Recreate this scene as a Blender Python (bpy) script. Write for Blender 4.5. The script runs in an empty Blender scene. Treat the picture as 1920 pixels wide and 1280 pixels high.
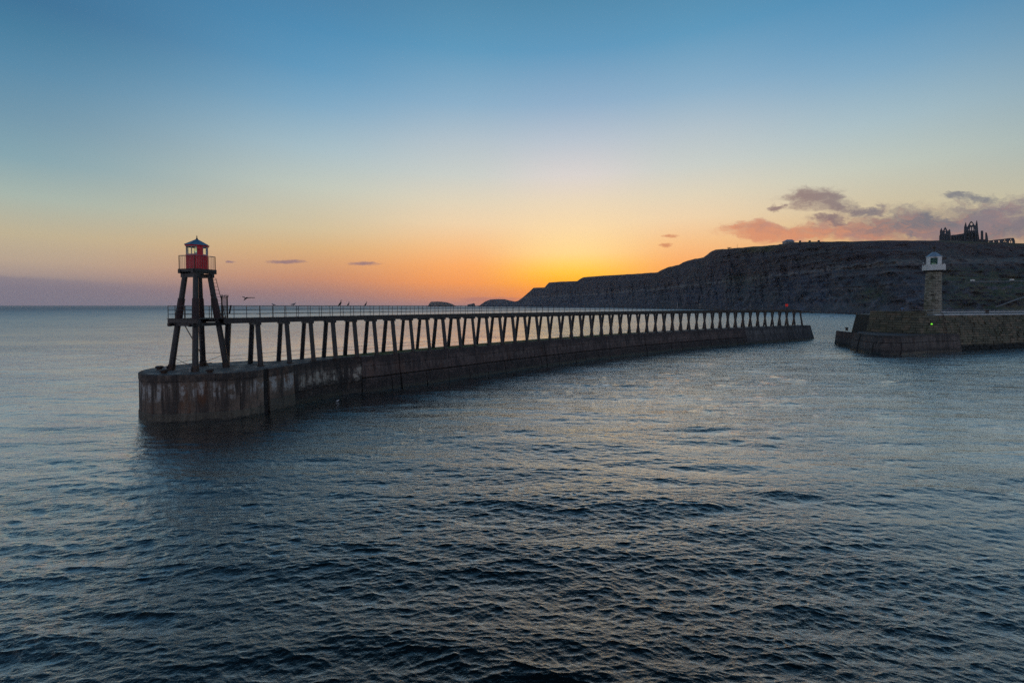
import bpy, bmesh, math, random
import numpy as np
from math import radians, tan, sin, cos, atan, atan2, pi, sqrt, exp
from mathutils import Vector, Matrix
random.seed(7)
S = bpy.context.scene
COL = S.collection

# ------------------------------------------------------------------ camera
F = 850.0                      # focal length in pixels of the 1920 px wide photograph
PITCH = radians(1.6)
CZ = 9.45                      # eye height above the water
SH = 67.5 - F * tan(PITCH)
cam_d = bpy.data.cameras.new('camera')
cam = bpy.data.objects.new('camera', cam_d); COL.objects.link(cam)
cam_d.sensor_width = 36; cam_d.lens = F / 1920 * 36
cam_d.shift_y = -SH / 1920
cam_d.clip_start = 0.5; cam_d.clip_end = 90000
cam.location = (0, 0, CZ); cam.rotation_euler = (pi / 2 - PITCH, 0, 0)
S.camera = cam

S.view_settings.view_transform = 'Standard'; S.view_settings.look = 'None'
S.view_settings.exposure = 0; S.view_settings.gamma = 1; S.view_settings.use_curve_mapping = False
S.render.engine = 'CYCLES'
S.cycles.use_denoising = False
S.cycles.max_bounces = 8; S.cycles.volume_bounces = 1
S.cycles.sample_clamp_indirect = 4

SUN_AZ = atan(115 / F)          # bearing of the dawn glow, right of straight ahead
SUN_EL = radians(1.6)

# ------------------------------------------------------------------ node helper
class NT:
    def __init__(s, tree): s.t = tree; s.n = tree.nodes; s.l = tree.links
    def new(s, typ, **kw):
        n = s.n.new(typ)
        for k, v in kw.items(): setattr(n, k, v)
        return n
    def put(s, sock, v):
        if v is None: return
        if hasattr(v, 'links'): s.l.new(v, sock)
        else:
            if isinstance(v, (tuple, list)) and len(v) == 3 and sock.type == 'RGBA': v = tuple(v) + (1,)
            sock.default_value = v
    def math(s, op, a, b=None, c=None, clamp=False):
        n = s.new('ShaderNodeMath', operation=op, use_clamp=clamp)
        for i, v in enumerate((a, b, c)): s.put(n.inputs[i], v)
        return n.outputs[0]
    def vec(s, op, a, b=None, scale=None):
        n = s.new('ShaderNodeVectorMath', operation=op)
        s.put(n.inputs[0], a); s.put(n.inputs[1], b)
        if scale is not None: s.put(n.inputs['Scale'], scale)
        return n.outputs[1] if op in ('LENGTH', 'DOT_PRODUCT') else n.outputs[0]
    def mix(s, f, a, b, mode='MIX'):
        n = s.new('ShaderNodeMix', data_type='RGBA', blend_type=mode)
        s.put(n.inputs[0], f); s.put(n.inputs[6], a); s.put(n.inputs[7], b)
        return n.outputs[2]
    def sstep(s, v, a, b, lo=0.0, hi=1.0):
        n = s.new('ShaderNodeMapRange', interpolation_type='SMOOTHSTEP')
        s.put(n.inputs[0], v); s.put(n.inputs[1], a); s.put(n.inputs[2], b); s.put(n.inputs[3], lo); s.put(n.inputs[4], hi)
        return n.outputs[0]
    def noise(s, v, scale, detail=4, rough=0.5, dist=0.0, out=0):
        n = s.new('ShaderNodeTexNoise')
        s.put(n.inputs['Vector'], v); s.put(n.inputs['Scale'], scale); n.inputs['Detail'].default_value = detail
        n.inputs['Roughness'].default_value = rough; n.inputs['Distortion'].default_value = dist
        return n.outputs[out]
    def ramp(s, f, stops, interp='LINEAR'):
        n = s.new('ShaderNodeValToRGB'); cr = n.color_ramp; cr.interpolation = interp
        while len(cr.elements) > 1: cr.elements.remove(cr.elements[-1])
        for i, (p, c) in enumerate(stops):
            e = cr.elements[0] if i == 0 else cr.elements.new(p)
            e.position = p
            e.color = (c, c, c, 1) if not isinstance(c, (tuple, list)) else tuple(c)[:3] + (1,)
        s.put(n.inputs[0], f)
        return n.outputs[0]
    def comb(s, x, y, z):
        n = s.new('ShaderNodeCombineXYZ')
        for i, v in enumerate((x, y, z)): s.put(n.inputs[i], v)
        return n.outputs[0]
    def sep(s, v):
        n = s.new('ShaderNodeSeparateXYZ'); s.put(n.inputs[0], v); return n.outputs

def lin(c):
    return tuple(((x / 255) / 12.92 if x / 255 <= .04045 else ((x / 255 + .055) / 1.055) ** 2.4) for x in c)

# ------------------------------------------------------------------ world: dawn sky with a cloud bank
world = bpy.data.worlds.new('World'); S.world = world; world.use_nodes = True
W = NT(world.node_tree); W.n.clear()
wo = W.new('ShaderNodeOutputWorld'); bg = W.new('ShaderNodeBackground'); W.l.new(bg.outputs[0], wo.inputs[0])
tc = W.new('ShaderNodeTexCoord').outputs['Generated']
dv = W.vec('NORMALIZE', tc)
dx, dy, dz = W.sep(dv)
elev = W.math('ARCSINE', dz)                                   # radians
# azimuth from the glow
gx, gy = sin(SUN_AZ), cos(SUN_AZ)
az = W.math('ARCTAN2', W.math('SUBTRACT', W.math('MULTIPLY', dx, gy), W.math('MULTIPLY', dy, gx)),
            W.math('ADD', W.math('MULTIPLY', dx, gx), W.math('MULTIPLY', dy, gy)))
aaz = W.math('ABSOLUTE', az)
TOPC = [(40, (62, 106, 143)), (60, (54, 92, 126)), (90, (46, 80, 112))]
def elr(x, tab):
    """colours by height above the horizon at one bearing -> ramp stops over 0..90 degrees"""
    a = atan((x - 960) / F); st = []
    for y, c in tab: st.append((atan((572.5 - y) / F * cos(a)) / (pi / 2), lin(c)))
    for d, c in TOPC: st.append((d / 90, lin(c)))
    return sorted(st)
BEL = ()
r_sun = elr(1075, [(572, (232, 130, 60)), (545, (250, 150, 45)), (525, (252, 176, 38)), (510, (252, 192, 62)), (492, (250, 202, 104)), (475, (247, 207, 136)), (430, (239, 208, 160)), (380, (224, 206, 178)), (330, (208, 202, 198)), (270, (178, 188, 198)), (200, (138, 168, 193)), (100, (92, 146, 181)), (0, (76, 130, 163))])
r_nr = elr(880, [(572, (160, 120, 118)), (555, (205, 130, 92)), (530, (238, 149, 80)), (500, (243, 164, 94)), (460, (238, 186, 130)), (420, (230, 202, 164)), (380, (216, 203, 178)), (330, (194, 198, 192)), (270, (172, 186, 194)), (200, (134, 168, 192)), (100, (90, 146, 180)), (0, (76, 129, 162))])
r_mid = elr(580, [(572, (128, 115, 125)), (550, (155, 118, 115)), (520, (193, 135, 105)), (490, (205, 155, 112)), (465, (208, 170, 122)), (430, (203, 184, 148)), (350, (186, 192, 180)), (280, (160, 182, 190)), (200, (122, 162, 188)), (130, (92, 146, 181)), (60, (76, 134, 172)), (0, (72, 125, 162))])
r_far = elr(60, [(572, (112, 112, 128)), (540, (122, 116, 128)), (512, (160, 143, 136)), (490, (176, 157, 138)), (440, (184, 171, 142)), (370, (160, 174, 165)), (300, (127, 158, 168)), (220, (106, 143, 164)), (130, (82, 130, 160)), (60, (66, 118, 150)), (0, (57, 106, 142))])
r_back = [(0.0, lin((152, 140, 150))), (.06, lin((174, 160, 166))), (.14, lin((170, 168, 178))), (.3, lin((134, 152, 172))), (45 / 90, lin((98, 128, 160))), (62 / 90, lin((62, 100, 142))), (1.0, lin((46, 80, 112)))]
t_el = W.math('DIVIDE', W.math('MAXIMUM', elev, 0.0), pi / 2)
def ramp(st): return W.ramp(t_el, st)
D = radians
c = W.mix(W.sstep(aaz, D(.5), D(14)), ramp(r_sun), ramp(r_nr))
c = W.mix(W.sstep(aaz, D(12), D(34)), c, ramp(r_mid))
c = W.mix(W.sstep(aaz, D(28), D(58)), c, ramp(r_far))
c = W.mix(W.sstep(aaz, D(60), D(140)), c, ramp(r_back))
# cloud bank (bearings and heights given on the world's own tangent plane to the east)
ysafe = W.math('MAXIMUM', dy, 0.02)
X = W.math('MULTIPLY_ADD', W.math('DIVIDE', dx, ysafe), F, 960.0)
Y = W.math('MULTIPLY_ADD', W.math('DIVIDE', dz, ysafe), -F, 572.5)
P0 = W.comb(W.math('MULTIPLY', X, 0.01), W.math('MULTIPLY', Y, 0.02), 0.0)
wn1 = W.sep(W.noise(P0, 1.6, 5, 0.6, 0, 1)); wn2 = W.sep(W.noise(P0, 6.0, 4, 0.6, 0, 1))
X0, Y0 = X, Y
X = W.math('ADD', X, W.math('ADD', W.math('MULTIPLY', W.math('SUBTRACT', wn1[0], .5), 95), W.math('MULTIPLY', W.math('SUBTRACT', wn2[0], .5), 26)))
Y = W.math('ADD', Y, W.math('ADD', W.math('MULTIPLY', W.math('SUBTRACT', wn1[1], .5), 42), W.math('MULTIPLY', W.math('SUBTRACT', wn2[1], .5), 14)))
front = W.math('GREATER_THAN', dy, 0.05)
P2 = W.comb(W.math('MULTIPLY', X, 0.01), W.math('MULTIPLY', Y, 0.022), 0.0)
n1 = W.noise(P2, 1.3, 7, 0.62, 0.35)
n2 = W.noise(W.vec('ADD', P2, (13.1, 4.2, 0)), 3.1, 6, 0.65, 0.3)
n3 = W.noise(W.vec('ADD', P2, (3.1, 41.2, 0)), 0.9, 3, 0.5)
nn = W.math('ADD', W.math('MULTIPLY', W.math('SUBTRACT', n1, 0.5), 2.4), W.math('MULTIPLY', W.math('SUBTRACT', n2, 0.5), 1.3))
def ell(x0, y0, a, b):
    ex = W.math('DIVIDE', W.math('SUBTRACT', X, x0), a); ey = W.math('DIVIDE', W.math('SUBTRACT', Y, y0), b)
    return W.math('SUBTRACT', 1.0, W.math('ADD', W.math('MULTIPLY', ex, ex), W.math('MULTIPLY', ey, ey)))
def union(lst):
    r = None
    for e in lst:
        v = W.math('MAXIMUM', ell(*e), -2.5)
        r = v if r is None else W.math('MAXIMUM', r, v)
    return r
bank = union([(1425, 431, 72, 14), (1500, 437, 110, 15), (1620, 432, 120, 20), (1730, 424, 150, 34), (1880, 418, 170, 36), (2100, 420, 260, 44), (2500, 400, 300, 60)])
puffs = union([(1522, 371, 54, 20), (1552, 388, 44, 15), (1480, 374, 30, 8), (1612, 398, 48, 10), (1462, 391, 16, 5), (1838, 372, 42, 8), (1790, 367, 30, 6), (1560, 412, 45, 7), (2050, 350, 60, 12)])
X, Y = W.math('MULTIPLY_ADD', W.math('SUBTRACT', wn2[0], .5), 30, X0), W.math('MULTIPLY_ADD', W.math('SUBTRACT', wn2[1], .5), 7, Y0)
wisps = union([(537, 491, 46, 5), (685, 494, 38, 5.5), (433, 491, 14, 2.5), (1254, 443, 20, 4), (1247, 460, 14, 6)])
low = union([(930, 561, 85, 5.5), (1040, 564, 90, 5)])
dB = W.sstep(W.math('ADD', bank, W.math('MULTIPLY', nn, 1.5)), -0.95, 0.85)
dP = W.sstep(W.math('ADD', puffs, W.math('MULTIPLY', nn, 1.7)), -0.8, 1.2)
dW = W.sstep(W.math('ADD', wisps, W.math('MULTIPLY', nn, 0.5)), 0.1, 1.1)
dL = W.sstep(W.math('ADD', low, W.math('MULTIPLY', nn, 0.35)), 0.0, 1.0)
# colour of the bank: peach near the glow and along its foot, mauve grey higher and further right
warm = W.math('ADD', W.sstep(X, 1400, 1760, 0.72, 0.0), W.math('MULTIPLY', W.sstep(Y, 405, 452, 0.0, 1.0), W.sstep(X, 1450, 1950, 0.5, 0.05)))
warm = W.math('ADD', warm, W.math('MULTIPLY', W.math('SUBTRACT', n2, 0.5), 1.6), clamp=True)
cb = W.mix(warm, lin((98, 100, 116)), lin((206, 134, 102)))
cb = W.mix(W.sstep(n3, 0.42, 0.62, 0, 0.45), cb, lin((134, 116, 128)))
c = W.mix(W.math('MULTIPLY', W.math('MULTIPLY', dB, front), 0.88), c, cb)
c = W.mix(W.math('MULTIPLY', W.math('MULTIPLY', dP, front), 0.8), c, W.mix(W.sstep(X, 1480, 1700), lin((122, 96, 102)), lin((104, 106, 120))))
c = W.mix(W.math('MULTIPLY', W.math('MULTIPLY', dW, front), 0.8), c, W.mix(W.sstep(X, 700, 1240), lin((128, 104, 118)), lin((196, 122, 88))))
c = W.mix(W.math('MULTIPLY', W.math('MULTIPLY', dL, front), 0.45), c, lin((150, 104, 110)))
# long grey layer low on the left
top = W.math('MULTIPLY_ADD', X, 0.058, 513.0)
lay = W.math('MULTIPLY', W.sstep(W.math('ADD', Y, W.math('MULTIPLY', W.math('SUBTRACT', n3, 0.5), 5)), top, W.math('ADD', top, 9.0)), W.sstep(X, 420, 0, 0, 0.55))
c = W.mix(W.math('MULTIPLY', lay, front), c, lin((120, 114, 130)))
# the physical sky, dimmed to dawn, under the colours of the glow
sky = W.new('ShaderNodeTexSky', sky_type='NISHITA'); sky.sun_disc = False
sky.sun_elevation = SUN_EL; sky.sun_rotation = SUN_AZ; sky.air_density = 1; sky.dust_density = 1; sky.ozone_density = 1.5
mx = W.mix(0.03, c, W.mix(1.0, sky.outputs[0], (0.1, 0.1, 0.1), 'MULTIPLY'))
W.l.new(mx, bg.inputs[0]); bg.inputs[1].default_value = 1.14
world.cycles.sampling_method = 'MANUAL'; world.cycles.sample_map_resolution = 1024

# ------------------------------------------------------------------ sun (still behind the headland)
sd = bpy.data.lights.new('sun', 'SUN'); so = bpy.data.objects.new('sun', sd); COL.objects.link(so)
sd.energy = 1.0; sd.angle = radians(0.5); sd.color = (1.0, 0.62, 0.32)
sdir = Vector((sin(SUN_AZ) * cos(SUN_EL), cos(SUN_AZ) * cos(SUN_EL), sin(SUN_EL)))
so.rotation_euler = (-sdir).to_track_quat('-Z', 'Y').to_euler()

# ------------------------------------------------------------------ survey helpers: a sight line from the eye meets a level or a distance
def ray(x, y):
    a = (x - 960) / F; b = (640 - SH - y) / F
    return Vector((a, cos(PITCH) + b * sin(PITCH), -sin(PITCH) + b * cos(PITCH)))
def at_z(x, y, z):
    r = ray(x, y); k = (z - CZ) / r.z
    return Vector((r.x * k, r.y * k, z))
def at_y(x, y, Y):
    r = ray(x, y); k = Y / r.y
    return Vector((r.x * k, Y, CZ + r.z * k))

# ------------------------------------------------------------------ object helpers
def tag(o, label=None, cat=None, group=None, kind=None):
    if label: o['label'] = label
    if cat: o['category'] = cat
    if group: o['group'] = group
    if kind: o['kind'] = kind
    return o
def empty(name, loc, label, cat, group=None, rz=0):
    o = bpy.data.objects.new(name, None); COL.objects.link(o); o.empty_display_size = .5
    o.location = loc; o.rotation_euler = (0, 0, rz)
    return tag(o, label, cat, group)
INV = {}
def link(name, me, parent=None, mw=None):
    """link a mesh made in world coordinates; with a parent it is moved into the parent's frame"""
    o = bpy.data.objects.new(name, me); COL.objects.link(o)
    if parent is not None:
        o.parent = parent
        if mw is None:
            key = parent.name
            if parent.type == 'EMPTY': INV[key] = Matrix.LocRotScale(parent.location, parent.rotation_euler, parent.scale).inverted()
            else: INV[key] = Matrix.Identity(4)
            o.matrix_parent_inverse = INV[key]
    return o
class MB:
    def __init__(s): s.v = []; s.f = []
    def add(s, vs, fs):
        n = len(s.v); s.v += [tuple(v) for v in vs]; s.f += [tuple(i + n for i in f) for f in fs]; return s
    def box(s, c, d, rz=0.0, R=None):
        M = R or Matrix.Rotation(rz, 3, 'Z'); c = Vector(c)
        vs = [c + M @ Vector((sx * d[0] / 2, sy * d[1] / 2, sz * d[2] / 2)) for sz in (-1, 1) for sx, sy in ((-1, -1), (1, -1), (1, 1), (-1, 1))]
        return s.add(vs, [(3, 2, 1, 0), (4, 5, 6, 7), (0, 1, 5, 4), (1, 2, 6, 5), (2, 3, 7, 6), (3, 0, 4, 7)])
    def beam(s, a, b, w, h=None, n=4, w2=None, spin=None, up=(0, 0, 1)):
        """bar from a to b; n=4 square section (w wide, h high), else an n-gon of diameter w"""
        a, b = Vector(a), Vector(b); d = (b - a).normalized(); u = Vector(up)
        if abs(d.dot(u)) > .97: u = Vector((cos(spin or 0), sin(spin or 0), 0))
        x = d.cross(u).normalized(); y = x.cross(d).normalized(); h = h or w; k = (w2 or w) / w
        if n == 4: pr = [(-w / 2, -h / 2), (w / 2, -h / 2), (w / 2, h / 2), (-w / 2, h / 2)]
        elif n == 8:
            q = .3; pr = [(-w / 2, -h / 2 + q * h), (-w / 2 + q * w, -h / 2), (w / 2 - q * w, -h / 2), (w / 2, -h / 2 + q * h), (w / 2, h / 2 - q * h), (w / 2 - q * w, h / 2), (-w / 2 + q * w, h / 2), (-w / 2, h / 2 - q * h)]
        else: pr = [(w / 2 * cos(2 * pi * i / n), w / 2 * sin(2 * pi * i / n)) for i in range(n)]
        m = len(pr)
        vs = [a + x * p + y * q for p, q in pr] + [b + x * p * k + y * q * k for p, q in pr]
        fs = [tuple(range(m - 1, -1, -1)), tuple(range(m, 2 * m))] + [(i, (i + 1) % m, m + (i + 1) % m, m + i) for i in range(m)]
        return s.add(vs, fs)
    def prism(s, poly0, z0, poly1, z1, cap=True):
        m = len(poly0)
        vs = [(p[0], p[1], z0) for p in poly0] + [(p[0], p[1], z1) for p in poly1]
        fs = [(i, (i + 1) % m, m + (i + 1) % m, m + i) for i in range(m)]
        if cap: fs += [tuple(range(m - 1, -1, -1)), tuple(range(m, 2 * m))]
        return s.add(vs, fs)
    def lathe(s, c, prof, n=16, th0=0.0):
        c = Vector(c); vs = []; fs = []
        for r, z in prof: vs += [c + Vector((r * cos(th0 + 2 * pi * i / n), r * sin(th0 + 2 * pi * i / n), z)) for i in range(n)]
        for k in range(len(prof) - 1):
            fs += [(k * n + i, k * n + (i + 1) % n, (k + 1) * n + (i + 1) % n, (k + 1) * n + i) for i in range(n)]
        fs += [tuple(range(n - 1, -1, -1)), tuple((len(prof) - 1) * n + i for i in range(n))]
        return s.add(vs, fs)
    def mesh(s, name, mat, smooth=False):
        me = bpy.data.meshes.new(name); me.from_pydata(s.v, [], s.f); me.validate()
        if mat: me.materials.append(mat)
        bm = bmesh.new(); bm.from_mesh(me); bmesh.ops.recalc_face_normals(bm, faces=bm.faces); bm.to_mesh(me); bm.free()
        if smooth: me.shade_smooth()
        return me
    def build(s, name, mat, parent=None, smooth=False, **kw):
        o = link(name, s.mesh(name, mat, smooth), parent); return tag(o, **kw) if kw else o

# ------------------------------------------------------------------ value noise for shaping terrain and water
rng = np.random.default_rng(3)
LAT = rng.random((256, 256)).astype(np.float32)
def vnoise(x, y):
    xi = np.floor(x).astype(int); yi = np.floor(y).astype(int); fx = x - xi; fy = y - yi
    fx = fx * fx * (3 - 2 * fx); fy = fy * fy * (3 - 2 * fy)
    g = lambda i, j: LAT[i % 256, j % 256]
    return (g(xi, yi) * (1 - fx) * (1 - fy) + g(xi + 1, yi) * fx * (1 - fy) + g(xi, yi + 1) * (1 - fx) * fy + g(xi + 1, yi + 1) * fx * fy) * 2 - 1
def fbm(x, y, o=4, g=.5):
    r = 0; a = 1; t = 0
    for k in range(o): r = r + a * vnoise(x * 2 ** k + 17.3 * k, y * 2 ** k + 9.1 * k); t += a; a *= g
    return r / t
def grid_mesh(name, P, mat, attrs=None, smooth=True, close_u=False):
    """P: rows x cols x 3"""
    r, c_ = P.shape[:2]
    idx = np.arange(r * c_).reshape(r, c_)
    if close_u: idx = np.concatenate([idx, idx[:, :1]], 1)
    q = np.stack([idx[:-1, :-1], idx[:-1, 1:], idx[1:, 1:], idx[1:, :-1]], -1).reshape(-1, 4)
    me = bpy.data.meshes.new(name)
    me.vertices.add(r * c_); me.vertices.foreach_set('co', P.astype(np.float32).ravel())
    me.loops.add(q.size); me.loops.foreach_set('vertex_index', q.astype(np.int32).ravel())
    me.polygons.add(len(q)); me.polygons.foreach_set('loop_start', np.arange(0, q.size, 4, dtype=np.int32))
    try: me.polygons.foreach_set('loop_total', np.full(len(q), 4, dtype=np.int32))
    except Exception: pass
    me.update(calc_edges=True)
    me.materials.append(mat)
    if smooth: me.shade_smooth()
    for k, a in (attrs or {}).items():
        at = me.attributes.new(k, 'FLOAT', 'POINT'); at.data.foreach_set('value', a.astype(np.float32).ravel())
    return me

# ------------------------------------------------------------------ materials
def mat(name):
    m = bpy.data.materials.new(name); m.use_nodes = True; t = NT(m.node_tree); t.n.clear()
    out = t.new('ShaderNodeOutputMaterial'); b = t.new('ShaderNodeBsdfPrincipled'); t.l.new(b.outputs[0], out.inputs[0])
    return m, t, b
def bump(t, b, h, strength, dist):
    n = t.new('ShaderNodeBump'); t.put(n.inputs['Height'], h); n.inputs['Strength'].default_value = strength; n.inputs['Distance'].default_value = dist
    t.l.new(n.outputs[0], b.inputs['Normal']); return n
def wpos(t): return t.new('ShaderNodeNewGeometry').outputs['Position']

def simple(name, c1, c2=None, rough=.7, scale=3, metal=0, bs=.02, stretch=(1, 1, 1)):
    m, t, b = mat(name); p = t.vec('MULTIPLY', wpos(t), stretch)
    n = t.noise(p, scale, 5, .6)
    t.put(b.inputs['Base Color'], t.mix(t.sstep(n, .35, .65), c1, c2 or tuple(x * .6 for x in c1)))
    b.inputs['Roughness'].default_value = rough; b.inputs['Metallic'].default_value = metal
    if bs: bump(t, b, n, .6, bs)
    return m
M_timber = simple('weathered_timber', (.022, .022, .027), (.007, .007, .009), .42, 2.2, bs=.03, stretch=(3, 3, .7))
M_timber_red = simple('red_timber', (.05, .012, .014), (.018, .009, .01), .6, 2.2, bs=.03)
M_plank = simple('deck_plank', (.06, .055, .05), (.02, .018, .017), .7, 4)
M_iron = simple('dark_iron', (.035, .03, .03), (.07, .035, .02), .55, 9, .3, 0)
M_rail = simple('rail_iron', (.05, .045, .045), (.08, .05, .035), .5, 9, .3, 0)
M_galv = simple('galvanised_steel', (.36, .38, .38), (.25, .26, .27), .45, 6, .6, 0)
M_red = simple('red_paint', (.8, .014, .03), (.62, .01, .022), .42, 5, 0, .004)
M_roofblue = simple('blue_grey_roof', (.10, .20, .28), (.07, .15, .22), .38, 4, .2, .004)
M_white = simple('white_paint', (.78, .76, .72), (.6, .58, .54), .5, 3, 0, .004)
M_lead = simple('lead_roof', (.30, .36, .42), (.2, .25, .3), .4, 3, .3, .004)
M_wind_frame = simple('pale_blue_frame', (.45, .55, .62), (.4, .48, .55), .5, 4, 0, 0)
M_bird = simple('black_feather', (.012, .012, .014), (.02, .02, .02), .6, 20, 0, 0)
M_gull = simple('white_feather', (.7, .7, .72), (.5, .52, .56), .6, 20, 0, 0)
M_gullgrey = simple('grey_feather', (.16, .17, .19), (.1, .1, .12), .6, 20, 0, 0)
M_abbey = simple('abbey_stone', (.085, .088, .10), (.05, .052, .06), .85, .5, 0, .15)
M_path = simple('pale_path', (.2, .2, .2), (.14, .14, .14), .9, .4, 0, 0)
M_whitestone = simple('pale_kerb_stone', (.62, .62, .62), (.45, .45, .46), .7, 1, 0, .01)
M_foam = simple('sea_foam', (.8, .82, .84), (.7, .72, .74), .6, 1.5, 0, .02)
def glass(name, tint=(1, 1, 1)):
    m, t, b = mat(name); b.inputs['Base Color'].default_value = tint + (1,); b.inputs['Transmission Weight'].default_value = 1
    b.inputs['Roughness'].default_value = .02; b.inputs['IOR'].default_value = 1.05; return m
M_glass = glass('window_glass', (.93, .98, .95)); M_green_glass = glass('green_glass', (.62, .85, .74))
def emit(name, c_, s):
    m, t, b = mat(name); b.inputs['Base Color'].default_value = c_ + (1,); b.inputs['Emission Color'].default_value = c_ + (1,); b.inputs['Emission Strength'].default_value = s; return m
M_greenlamp = emit('green_lamp', (.25, 1, .05), .8)
M_redlamp = emit('red_beacon_glow', (.8, .03, .02), .12)  # red of the marker box, glowing faintly by itself
M_lamp = emit('lamp_glass', (1, .95, .85), .9)

def concrete(name, base, dark, pale, weed_shade_top=.55, mottled=1.4, pale_band=(1.5, 2.7), rust=.25, amt=.7):
    m, t, b = mat(name); p = wpos(t); x, y, z = t.sep(p)
    n1 = t.noise(p, .35, 6, .6); n2 = t.noise(p, 1.6, 8, .68); n3 = t.noise(p, 6, 6, .65)
    st = t.noise(t.vec('MULTIPLY', p, (1.6, 1.6, .16)), 1.3, 6, .62)          # runs of damp down the face
    c_ = t.mix(t.sstep(n1, .35, .65), base, tuple(v * .62 for v in base))
    c_ = t.mix(t.sstep(st, .46, .62, 0, .85), c_, dark)
    c_ = t.mix(t.sstep(n2, .52, .66, 0, .5), c_, dark)
    c_ = t.mix(t.sstep(t.noise(t.vec('MULTIPLY', p, (.7, .7, .22)), .9, 4, .6), .56, .68, 0, rust), c_, (.17, .06, .022))
    zz = t.math('ADD', z, t.math('MULTIPLY', t.math('SUBTRACT', n1, .5), 1.6))
    bandm = t.math('MULTIPLY', t.sstep(zz, pale_band[0] - .3, pale_band[0] + .3), t.sstep(zz, pale_band[1] + .35, pale_band[1] - .35))
    pm = t.math('MULTIPLY', t.math('MULTIPLY', bandm, t.sstep(n2, .42, .56)), t.sstep(st, .56, .44))
    c_ = t.mix(t.math('MULTIPLY', pm, amt), c_, pale)
    zt = t.math('ADD', z, t.math('MULTIPLY', t.math('SUBTRACT', n2, .5), 1.9))
    mot = t.math('MULTIPLY', t.sstep(zt, mottled + .25, mottled - .15), t.sstep(n3, .42, .52))
    c_ = t.mix(t.math('MULTIPLY', mot, .85), c_, (.014, .013, .012))
    ww = t.math('ADD', z, t.math('MULTIPLY', t.math('SUBTRACT', n2, .5), .8))
    weed_shade = t.sstep(ww, weed_shade_top + .12, weed_shade_top - .12)  # black waterline weed, with wet shadow and reflection painted into it too
    c_ = t.mix(weed_shade, c_, (.008, .009, .007))
    tb = t.math('MULTIPLY', t.sstep(zz, 3.0, 3.3), .9)
    c_ = t.mix(t.math('MULTIPLY', tb, t.sstep(n2, .3, .6)), c_, dark)
    t.put(b.inputs['Base Color'], t.mix(.25, c_, t.mix(t.sstep(n3, .3, .7), (.02, .02, .02), (.3, .3, .3)), 'OVERLAY'))
    t.put(b.inputs['Roughness'], t.math('SUBTRACT', .85, t.math('MULTIPLY', weed_shade, .45)))
    bump(t, b, t.math('ADD', n2, t.math('MULTIPLY', n3, .5)), .8, .08)
    return m
M_head = concrete('head_concrete', (.25, .17, .125), (.045, .034, .03), (.52, .48, .45), .1, -1.2, (1.9, 3.1), .6, .8)
M_foot = concrete('tide_washed_concrete', (.19, .155, .115), (.08, .065, .05), (.3, .27, .22), .12, -1.5, (9, 9.5), .1, .1)
M_mid = concrete('stained_concrete', (.13, .09, .072), (.036, .028, .026), (.5, .43, .35), .5, 1.75, (1.5, 2.7), .2, .85)
M_block = concrete('dark_block_concrete', (.14, .092, .08), (.044, .031, .03), (.3, .24, .21), .35, 1.35, (2.35, 2.75), .2, .35)
M_far = concrete('grey_block_concrete', (.15, .125, .118), (.05, .042, .042), (.24, .22, .21), .25, .4, (2.0, 3.5), .1, .5)
M_core = simple('joint_shadow_concrete', (.03, .024, .022), (.015, .013, .012), .9, 2, 0, .02)

def topmat():
    m, t, b = mat('walked_concrete'); p = wpos(t); n = t.noise(p, .8, 7, .65); n2 = t.noise(p, 5, 5, .6)
    c_ = t.mix(t.sstep(n, .35, .65), (.13, .11, .1), (.065, .055, .052))
    c_ = t.mix(t.sstep(n2, .62, .7, 0, .35), c_, (.35, .34, .32))
    t.put(b.inputs['Base Color'], c_); t.put(b.inputs['Roughness'], t.sstep(n, .3, .6, .45, .85)); bump(t, b, n2, .5, .02); return m
M_top = topmat()
M_moss = simple('moss', (.07, .10, .012), (.035, .055, .012), .95, 3, 0, .03)

def stone(name, c1, c2, c3, scale):
    m, t, b = mat(name); p = wpos(t); x, y, z = t.sep(p)
    n = t.noise(p, scale * .25, 5, .6); n2 = t.noise(p, scale, 7, .65); n3 = t.noise(p, scale * 5, 4, .6)
    info = t.new('ShaderNodeNewGeometry').outputs['Random Per Island']
    c_ = t.mix(t.sstep(n, .35, .65), c1, c2); c_ = t.mix(t.sstep(info, .55, 1.0, 0, .8), c_, c3); c_ = t.mix(t.sstep(info, .35, 0, 0, .75), c_, tuple(v * .35 for v in c1))
    c_ = t.mix(t.sstep(n2, .55, .72, 0, .7), c_, (.022, .024, .02))
    c_ = t.mix(t.math('MULTIPLY', t.sstep(n, .5, .62), .35), c_, (.07, .085, .03))
    zz = t.math('ADD', z, t.math('MULTIPLY', t.math('SUBTRACT', n2, .5), 1.0))
    c_ = t.mix(t.sstep(zz, 1.35, .95), c_, (.006, .007, .006))
    t.put(b.inputs['Base Color'], c_); b.inputs['Roughness'].default_value = .85
    bump(t, b, t.math('ADD', n2, n3), .7, .08); return m
M_stone = stone('harbour_stone', (.14, .12, .075), (.08, .075, .055), (.2, .14, .09), .8)
M_tower = stone('lighthouse_stone', (.32, .28, .215), (.2, .175, .13), (.4, .36, .28), 1.1)
M_mortar = simple('dark_mortar', (.04, .036, .028), (.02, .02, .016), .95, 2, 0, .02)

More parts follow.
